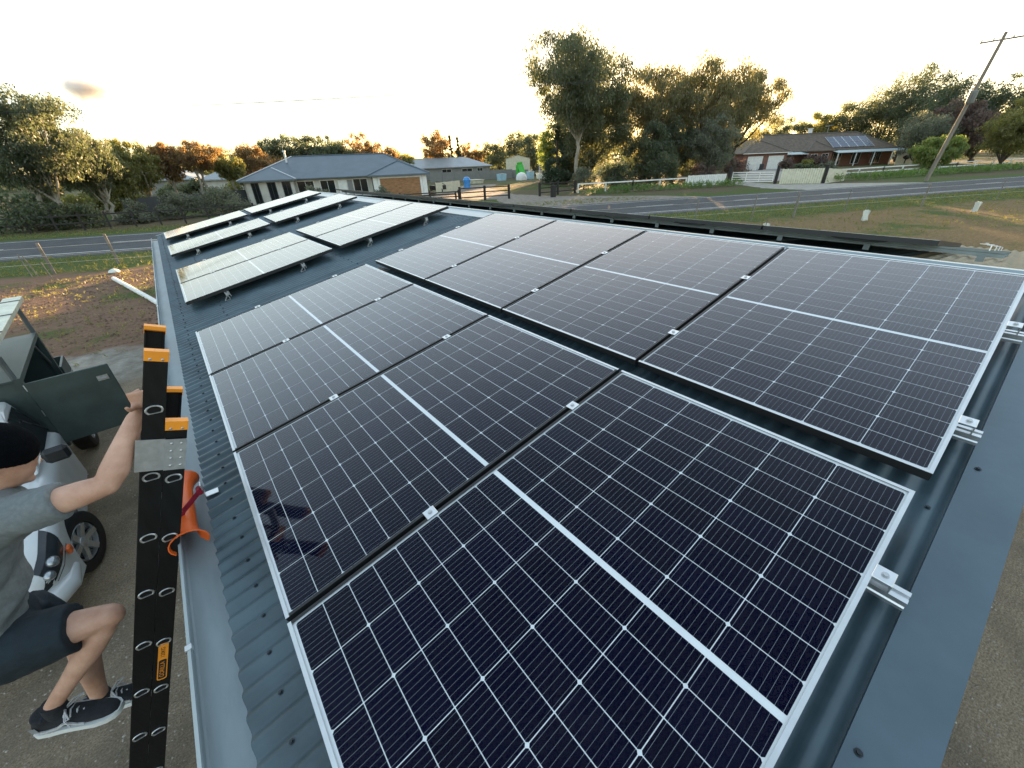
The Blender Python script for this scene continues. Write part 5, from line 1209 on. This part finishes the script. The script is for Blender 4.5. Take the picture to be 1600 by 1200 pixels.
skin('hair', b, mat('brown_hair', (.045, .025, .015), .7, 0, .3, 50, .5, 200), man, .008, 2)
def mkid(name, mb, m, smooth=True):
    o = obj(name, mb, m, None, smooth); o.parent = man; o.matrix_parent_inverse = man.matrix_world.inverted(); return o
gm = MB()
for sg in (-1, 1):
    gm.tube([HDp(.102, sg * .030 + .02 * math.cos(a), -.008 + .016 * math.sin(a)) for a in np.linspace(0, 2 * math.pi, 12)], .0025, 5)
mkid('glasses', gm, mat('clear_plastic_frame', (.6, .62, .62), .2))
gl_ = MB()
for sg in (-1, 1): gl_.add([HDp(.102, sg * .030 + .019 * math.cos(a), -.008 + .015 * math.sin(a)) for a in np.linspace(0, 2 * math.pi, 12, endpoint=False)], [tuple(range(12))])
mkid('lens', gl_, mat_glass('spectacle_lens', .04, .02, 0, 5))
# shoes
M_shoe = mat('black_suede', (.014, .016, .020), .9, 0, .25, 40, .3, 250); M_sole = mat('white_rubber', (.68, .70, .68), .6, 0, .06, 20); M_lace = mat('white_cotton_lace', (.50, .50, .50), .9, 0, .1, 60)
def shoe(heel, toe, up, label):
    heel, toe = V(heel), V(toe); f = (toe - heel).normalized(); up = V(up); up = (up - f * up.dot(f)).normalized(); s_ = f.cross(up)     # s_ = wearer's right
    LN_ = (toe - heel).length
    def q(a, b_, c): return heel + f * (a * LN_) + s_ * b_ + up * c
    prof = [(0.0, .030), (.03, .036), (.15, .040), (.35, .040), (.55, .046), (.72, .052), (.86, .048), (.95, .036), (1.0, .018)]
    out = [(a, w) for a, w in prof] + [(a, -w) for a, w in prof[::-1]]
    n = len(out); so1 = MB(); vs = [q(a, w * 1.06, c) for c in (-.002, .026) for a, w in out]
    so1.add(vs, [tuple(range(n))[::-1], tuple(range(n, 2 * n))] + [(i, (i + 1) % n, (i + 1) % n + n, i + n) for i in range(n)])
    so_ = mkid('shoe_sole', so1, M_sole)
    u = MB(); rings = []
    for a, w, h, cz_ in ((.012, .026, .030, .050), (.05, .034, .045, .060), (.16, .040, .052, .068), (.30, .041, .052, .068), (.42, .043, .044, .060), (.55, .045, .034, .050), (.70, .047, .025, .042), (.84, .043, .020, .037), (.93, .033, .016, .033), (.985, .016, .010, .028)):
        rings.append((q(a, 0, cz_), s_, up, w, h))
    loft(u, rings, 16); limb(u, [q(.16, 0, .07), q(.18, 0, .125)], [.042, .043], 14)
    skin('shoe_upper', u, M_shoe, man, .006, 3)
    for sg in (1, -1):
        st = MB(); P = [q(.06, sg * .0385, .046), q(.2, sg * .0425, .042), q(.34, sg * .0435, .052), q(.42, sg * .0435, .070), q(.47, sg * .0425, .066), q(.56, sg * .0475, .050), q(.64, sg * .0465, .040)]
        for i in range(len(P) - 1): st.bar(P[i], P[i + 1], .010, .006, s_ * sg)
        mkid('shoe_stripe', st, M_lace)
    hp = MB()
    hp.add([q(.03, .0405, .085), q(.12, .0435, .09), q(.13, .0435, .05), q(.04, .0395, .05)], [(0, 1, 2, 3)]); mkid('heel_patch', hp, mat('grey_suede', (.22, .23, .24), .9))
    lc = MB()
    for i in range(5):
        a = .40 + i * .065; h = .106 - i * .011
        lc.tube([q(a, -.028, h - .010), q(a + .01, 0, h + .003), q(a + .03, .028, h - .014)], .0035, 6)
    for sg in (-1, 1):
        lc.tube([q(.42, 0, .112), q(.50, sg * .03, .130), q(.56, sg * .055, .112), q(.50, sg * .05, .098), q(.43, 0, .110)], .0032, 6); lc.tube([q(.42, 0, .112), q(.46, sg * .045, .09), q(.52, sg * .06, .06)], .003, 6)
    mkid('lace', lc, M_lace)
shoe((-1.090, 2.130, 1.520), (-.800, 2.01, 1.500), (0.12, -.05, 1), 'r')
shoe((-1.055, 2.325, 1.22), (-.765, 2.265, 1.21), (0.05, 0, 1), 'l')
for A_, u_ in ((AR, .05), (AL, .05)):
    k = MB(); limb(k, [A_ + V((0, 0, -.075)), A_ + V((0, 0, -.03)), A_ + V((.008, 0, .02))], [.042, .0415, .041]); mkid('sock', k, M_shoe)
man.location.x -= .018

# ================================================================== white utility vehicle with open canopy
ute = empty('utility_vehicle', (-1.69, 5.30, 0), R(4)); tag(ute, 'white utility vehicle with dark open canopy parked below the ladder', 'vehicle')
M_car = mat('white_car_paint', (.66, .67, .66), .22, 0, .04, 3, coat=.6); M_can = mat('dark_green_grey_paint', (.048, .068, .062), .42, 0, .15, 5, .05, 120, rvar=.08)
M_lamp = mat('headlamp_reflector', (.35, .37, .38), .15, .7, .3, 30); M_lens = mat_glass('lamp_lens', .04, .03, .02, 5)
def ukid(name, mb, m, parent=None, smooth=False): return obj(name, mb, m, parent or ute, smooth)
W_ = 1.78
# body side profile (y forward is negative), extruded across with tumblehome
def section(mb, prof, x0, x1, in0=0.0):
    """prof: list of (y, z, inset) closed outline; a slab from x0 to x1"""
    n = len(prof); vs = [(x0 + i_, y, z) for y, z, i_ in prof] + [(x1 - i_, y, z) for y, z, i_ in prof]
    mb.add(vs, [tuple(range(n)), tuple(range(n, 2 * n))[::-1]] + [(i, i + n, (i + 1) % n + n, (i + 1) % n) for i in range(n)])
SY = [-.96, -.92, -.84, -.68, -.40, 0.0, .50, 1.55]; SP = [(.50, .44, .52, .58), (.66, .38, .56, .66), (.79, .34, .62, .76), (.86, .32, .70, .86), (.885, .30, .78, .945), (.89, .30, .84, 1.00), (.89, .30, .88, 1.05), (.89, .32, .93, 1.06)]
def bsurf(y, t, off=0.0, sg=1):
    hw, zb, zs, zt = [float(np.interp(y, SY, [q[i] for q in SP])) for i in range(4)]; rc = min(.24, hw * .35)
    if t < .4: x, z, nx, nz = hw, zb + (zs - zb) * t / .4, 1, 0
    elif t < .75: a = (t - .4) / .35 * math.pi / 2; x, z, nx, nz = hw - rc + rc * math.cos(a), zs + (zt - .025 - zs) * math.sin(a), math.cos(a), math.sin(a)
    else: k = (t - .75) / .25; x, z, nx, nz = (hw - rc) * (1 - k), zt - .025 + .025 * k, 0, 1
    ny = -.5 if y < -.6 else 0
    return (-W_ / 2 + sg * (x + nx * off), y + ny * off, z + nz * off)
ts = np.linspace(0, 1, 17); yy = np.unique(np.concatenate([np.linspace(-.96, -.4, 15), np.linspace(-.4, 1.55, 16)])); mb = MB(); vs = []; fs = []
for y in yy:
    for t in ts: vs.append(bsurf(y, t))
    for t in ts[::-1][1:]: vs.append(bsurf(y, t, 0, -1))
n = 2 * len(ts) - 1
for j in range(len(yy) - 1):
    for i in range(n): a_ = j * n + i; b_ = j * n + (i + 1) % n; fs.append((a_, b_, b_ + n, a_ + n))
fs.append(tuple(range(n))[::-1]); fs.append(tuple(range((len(yy) - 1) * n, len(yy) * n)))
mb.add(vs, fs); me = mb.mesh('body', True)
bt = bpy.data.objects.new('tmp_body', me); COL.objects.link(bt)
ct = bpy.data.objects.new('tmp_cut', MB().tube([(-.30, 0, .335), (.3, 0, .335)], .40, 28).tube([(-W_ - .3, 0, .335), (-W_ + .30, 0, .335)], .40, 28).mesh('cut')); COL.objects.link(ct)
bo = bt.modifiers.new('b', 'BOOLEAN'); bo.operation = 'DIFFERENCE'; bo.object = ct; bo.solver = 'EXACT'; bpy.context.view_layer.update()
me = bpy.data.meshes.new_from_object(bt.evaluated_get(bpy.context.evaluated_depsgraph_get())); bpy.data.objects.remove(bt); bpy.data.objects.remove(ct)
me.materials.clear(); me.materials.append(M_car); me.polygons.foreach_set('use_smooth', [True] * len(me.polygons)); me.set_sharp_from_angle(angle=R(35)); body_ = obj('body', me, None, ute)
mb = MB(); section(mb, [(.42, 1.03, .06), (1.02, 1.50, .17), (1.20, 1.54, .20), (1.54, 1.53, .20), (1.54, 1.03, .05)], -W_, 0); cab_ = ukid('cab', mb, M_car)
bv = cab_.modifiers.new('bevel', 'BEVEL'); bv.width = .03; bv.segments = 2; bv.limit_method = 'ANGLE'
mb = MB(); mb.add([(-.16, .455, 1.075), (-W_ + .16, .455, 1.075), (-W_ + .26, .985, 1.485), (-.26, .985, 1.485)], [(0, 1, 2, 3)]); o = ukid('windscreen', mb, M_win); o.location = (0, -.012, .012)
mb = MB(); mb.add([(-.045, .60, 1.08), (-.045, 1.46, 1.08), (-.175, 1.46, 1.47), (-.165, 1.06, 1.47)], [(0, 1, 2, 3)]); o = ukid('side_window', mb, M_win); o.location = (.008, 0, 0)
# bumper, grille, lamps
mb = MB(); mb.tube([(-.04, -.52, .44), (-.06, -.78, .45), (-.18, -.94, .46), (-.42, -1.0, .46), (-W_ + .42, -1.0, .46), (-W_ + .18, -.94, .46), (-W_ + .06, -.78, .45), (-W_ + .04, -.52, .44)], [.05, .085, .10, .10, .10, .10, .085, .05], 12); ukid('bumper', mb, M_car, None, True)
mb = MB(); mb.box(-W_ + .5, -.5, -.985, -.88, .58, .66, .01); ukid('grille', mb, M_dark)
for x in (-.22, -W_ + .22):
    sg = 1 if x > -.5 else -1
    def patch(nm, y0, y1, t0, t1, off, m, par=None, skew=0.0):
        q = MB(); ny_, nt_ = 9, 7; vs = [bsurf(y0 + (y1 - y0) * j / (ny_ - 1) + skew * (i / (nt_ - 1)), t0 + (t1 - t0) * i / (nt_ - 1), off, sg) for j in range(ny_) for i in range(nt_)]
        q.add(vs, [(j * nt_ + i, j * nt_ + i + 1, (j + 1) * nt_ + i + 1, (j + 1) * nt_ + i) for j in range(ny_ - 1) for i in range(nt_ - 1)]); return ukid(nm, q, m, par, True)
    h_ = patch('headlight', -.905, -.50, .34, .60, .006, mat('smoked_lamp_housing', (.035, .04, .045), .12, .3), None, .10)
    for y2, t2, r2 in ((-.86, .46, .055), (-.76, .47, .062)):
        c2 = Vector(bsurf(y2 + .04, t2, .004, sg)); q = MB(); ball(q, c2, (r2 * .75, r2, r2 * .75), 14); ukid('lamp_bowl', q, M_lamp if y2 < -.65 else mat('orange_lens', (.75, .14, .02), .2), h_, True)
    patch('bumper_seam', -.93, -.42, .295, .305, .002, M_dark)
    ukid('fog_lamp', MB().lathe([(.06, -.012), (.062, .01)], (x - sg * .12, -1.088, .47), 'Y', 14), M_lamp, None, True)
    ukid('side_indicator', MB().box(-.004 if sg > 0 else -W_ - .03, .03 if sg > 0 else -W_ + .004, -.545, -.465, .60, .67, .008), mat('orange_lens', (.75, .14, .02), .2))
ukid('mirror', MB().box(.0, .20, .50, .60, 1.06, 1.22, .03), M_dark); ukid('mirror', MB().box(-W_ - .20, -W_, .50, .60, 1.06, 1.22, .03), M_dark)
for y in (0.0, 3.0):
    for x in (-.085, -W_ + .085):
        w_ = empty('wheel', (x, y, .335), R(-20) if y < 1 else 0); w_.parent = ute
        tr_ = obj('tyre', MB().lathe([(.21, -.05), (.215, -.098), (.30, -.105), (.33, -.085), (.335, -.03), (.335, .03), (.33, .085), (.30, .105), (.215, .098), (.21, .05)], (0, 0, 0), 'X', 32), M_dark, w_, True)
        mb = MB(); mb.lathe([(.205, -.09), (.215, .08), (.195, .095), (.19, .05)], (0, 0, 0), 'X', 28)
        for k in range(6):
            a = k * math.pi / 3; mb.bar((.062, .04 * math.cos(a), .04 * math.sin(a)), (.085, .20 * math.cos(a), .20 * math.sin(a)), .06, .03, (1, 0, 0))
        mb.lathe([(.06, .03), (.06, .085), (.03, .095)], (0, 0, 0), 'X', 14); obj('rim', mb, M_alu, w_, False)
# tray and canopy
ukid('tray', MB().box(-W_ - .02, .02, 1.60, 4.35, .72, .86, .01), M_can)
ukid('tray_side', MB().box(-.01, .02, 3.72, 4.35, .87, 1.12, .004).box(-W_ - .02, -W_ + .01, 3.72, 4.35, .87, 1.12, .004).box(-W_, 0, 4.32, 4.35, .87, 1.12, .004), M_can)
cn = MB(); cn.box(-W_, -.05, 1.60, 1.63, .87, 1.68); cn.box(-W_, -.05, 3.67, 3.70, .87, 1.68); cn.box(-W_, -W_ + .03, 1.63, 3.67, .87, 1.68); cn.box(-W_ - .01, -.04, 1.59, 3.71, 1.68, 1.71, .008); cn.box(-.9, -.88, 1.63, 3.67, .87, 1.68)
ukid('canopy', cn, M_can)
ukid('canopy_frame', MB().box(-.06, .0, 1.58, 1.66, .87, 1.72).box(-.06, .0, 3.64, 3.71, .87, 1.72).box(-.06, .0, 1.66, 3.64, 1.66, 1.72).box(-.05, -.01, 1.66, 3.64, .87, .92), M_can)
dr = ukid('canopy_door', MB().box(.0, .74, 1.54, 1.572, .80, 1.655, .006), M_can)
ukid('handle', MB().tube([(.60, 1.535, 1.50), (.60, 1.515, 1.50), (.67, 1.515, 1.49), (.67, 1.535, 1.49)], .009, 6).box(.585, .69, 1.532, 1.5395, 1.465, 1.53), M_steel, dr)
ukid('door_stay', MB().tube([(.2, 1.58, .85), (.02, 1.75, 1.0)], .008, 6), M_steel, dr)
for z in (.9, 1.25, 1.6): ukid('hinge', MB().tube([(.0, 1.556, z - .04), (.0, 1.556, z + .04)], .012, 8), M_steel, dr)
# rack with silver load rails
rk = ukid('roof_rack', MB().tube([(-.05, 3.85, .9), (-.05, 3.85, 2.16)], .028, 8).tube([(-W_ + .05, 3.85, .9), (-W_ + .05, 3.85, 2.16)], .028, 8).tube([(-W_ + .05, 3.85, 2.1), (-.05, 3.85, 2.1)], .028, 8).tube([(-.05, 3.85, .95), (-.05, 3.3, 1.71)], .018, 8), mat('grey_powder_coat', (.10, .11, .11), .45))
ukid('front_hoop', MB().tube([(-.05, 1.62, 1.70), (-.05, 1.62, 2.0)], .028, 8).tube([(-W_ + .05, 1.62, 2.0), (-.05, 1.62, 2.0)], .028, 8), mat('grey_powder_coat', (.10, .11, .11), .45), rk)
for x in (-.06, -.40): ukid('load_rail', MB().box(x - .10, x + .10, .7, 4.05, 2.135, 2.20, .006), mat('pale_yellow_aluminium', (.55, .56, .46), .4, .3), rk)
mb = MB()
for k in range(4): mb.box(-.17, .05, 1.0 + k * .9, 1.03 + k * .9, 2.201, 2.206)
ukid('tie_band', mb, M_dark, rk)
# stones in the gravel yard (nobody could count them)
rng = np.random.default_rng(9); n = 9000
P = np.stack([rng.uniform(-4.5, -.4, n), .3 + 11.5 * rng.random(n) ** 1.5, np.zeros(n)], 1)
P2 = np.stack([rng.uniform(1.0, 8, n // 3), rng.uniform(-3.4, -.30, n // 3), np.zeros(n // 3)], 1); P = np.concatenate([P, P2]); n = len(P)
sz = rng.uniform(.004, .013, n); T = rng.random(n) * 6.283
base = np.array([(1, 0, 0), (0, 1, 0), (-1, 0, 0), (0, -1, 0), (0, 0, .8)]) 
vs = (base[None] * sz[:, None, None] * rng.uniform(.6, 1.3, (n, 5, 1))); ct, st_ = np.cos(T)[:, None], np.sin(T)[:, None]
vx = vs[:, :, 0] * ct - vs[:, :, 1] * st_; vy = vs[:, :, 0] * st_ + vs[:, :, 1] * ct
vv = np.stack([vx, vy, vs[:, :, 2]], -1) + P[:, None]
ff = (np.array([(0, 1, 4), (1, 2, 4), (2, 3, 4), (3, 0, 4)])[None] + (np.arange(n) * 5)[:, None, None]).reshape(-1, 3)
me = bpy.data.meshes.new('gravel_stones'); me.from_pydata(vv.reshape(-1, 3).tolist(), [], ff.tolist()); me.materials.append(mat('gravel_stone', (.16, .14, .11), .9, 0, .2, 9, col2=(.50, .45, .38)))
o = bpy.data.objects.new('gravel_stones', me); COL.objects.link(o); tag(o, 'loose stones strewn over the gravel yard', 'gravel', kind='stuff')

# clods and straw on the dug paddock
rng = np.random.default_rng(19); n = 7000
PX = rng.uniform(-9.5, 1.0, n); PY = rng.uniform(13.5, 24.5, n); sz = rng.uniform(.015, .06, n) * rng.uniform(.5, 1.2, n); T = rng.random(n) * 6.283
base = np.array([(1, 0, 0), (0, .7, 0), (-1, 0, 0), (0, -.7, 0), (.1, .1, .7)])
vs = base[None] * sz[:, None, None] * rng.uniform(.6, 1.3, (n, 5, 1)); ct, st_ = np.cos(T)[:, None], np.sin(T)[:, None]
vv = np.stack([vs[:, :, 0] * ct - vs[:, :, 1] * st_ + PX[:, None], vs[:, :, 0] * st_ + vs[:, :, 1] * ct + PY[:, None], vs[:, :, 2]], -1)
ff = (np.array([(0, 1, 4), (1, 2, 4), (2, 3, 4), (3, 0, 4)])[None] + (np.arange(n) * 5)[:, None, None]).reshape(-1, 3)
me = bpy.data.meshes.new('soil_clods'); me.from_pydata(vv.reshape(-1, 3).tolist(), [], ff.tolist()); me.materials.append(mat('soil_clod', (.09, .052, .034), .95, 0, .2, 1.5, col2=(.20, .135, .09)))
o = bpy.data.objects.new('soil_clods', me); COL.objects.link(o); tag(o, 'crumbly brown clods on the dug soil left of the shed', 'soil', kind='stuff')
tufts('paddock_tufts', lambda r_: (r_.uniform(-9, .2), 11.8 + 13 * r_.random() ** .8, .02), 900, .13, 'olive', 23)['label'] = 'sparse grass tufts coming up in the brown soil'

# ================================================================== the small evening cloud
def mat_cloud():
    m, nt, b = _bsdf('cloud_vapour'); nt.nodes.remove(b); N = nt.nodes.new; L = nt.links.new; out = nt.nodes['Material Output']
    pv = N('ShaderNodeVolumePrincipled'); pv.inputs['Color'].default_value = (.98, .96, .95, 1); pv.inputs['Anisotropy'].default_value = .0
    tc = N('ShaderNodeTexCoord'); nz = N('ShaderNodeTexNoise'); nz.inputs['Scale'].default_value = .022; nz.inputs['Detail'].default_value = 6; nz.inputs['Roughness'].default_value = .62
    L(tc.outputs['Object'], nz.inputs['Vector'])
    mp = N('ShaderNodeVectorMath'); mp.operation = 'MULTIPLY'; mp.inputs[1].default_value = (1 / 105, 1 / 90, 1 / 58); L(tc.outputs['Object'], mp.inputs[0])
    ln = N('ShaderNodeVectorMath'); ln.operation = 'LENGTH'; L(mp.outputs[0], ln.inputs[0])
    fa = N('ShaderNodeMath'); fa.operation = 'SUBTRACT'; fa.inputs[0].default_value = 1.05; L(ln.outputs['Value'], fa.inputs[1])
    sm_ = N('ShaderNodeMath'); sm_.operation = 'MULTIPLY_ADD'; sm_.inputs[1].default_value = 2.2; L(nz.outputs['Fac'], sm_.inputs[0])
    nb = N('ShaderNodeMath'); nb.operation = 'MULTIPLY_ADD'; nb.inputs[1].default_value = .9; nb.inputs[2].default_value = -1.30; L(fa.outputs[0], nb.inputs[0]); L(nb.outputs[0], sm_.inputs[2])
    mr = N('ShaderNodeMapRange'); mr.inputs['From Min'].default_value = 0.0; mr.inputs['From Max'].default_value = .5; mr.inputs['To Max'].default_value = .055; L(sm_.outputs[0], mr.inputs[0])
    L(mr.outputs[0], pv.inputs['Density']); L(pv.outputs[0], out.inputs['Volume']); return m
mb = MB(); ball(mb, (0, 0, 0), (105, 90, 58), 24)
cl = obj('cloud', mb, mat_cloud(), None, True); cl.location = (-68, 2582, 303); cl.rotation_euler = (0, R(14), R(10)); tag(cl, 'small orange-tinted cloud alone in the pale sky at upper left', 'cloud')
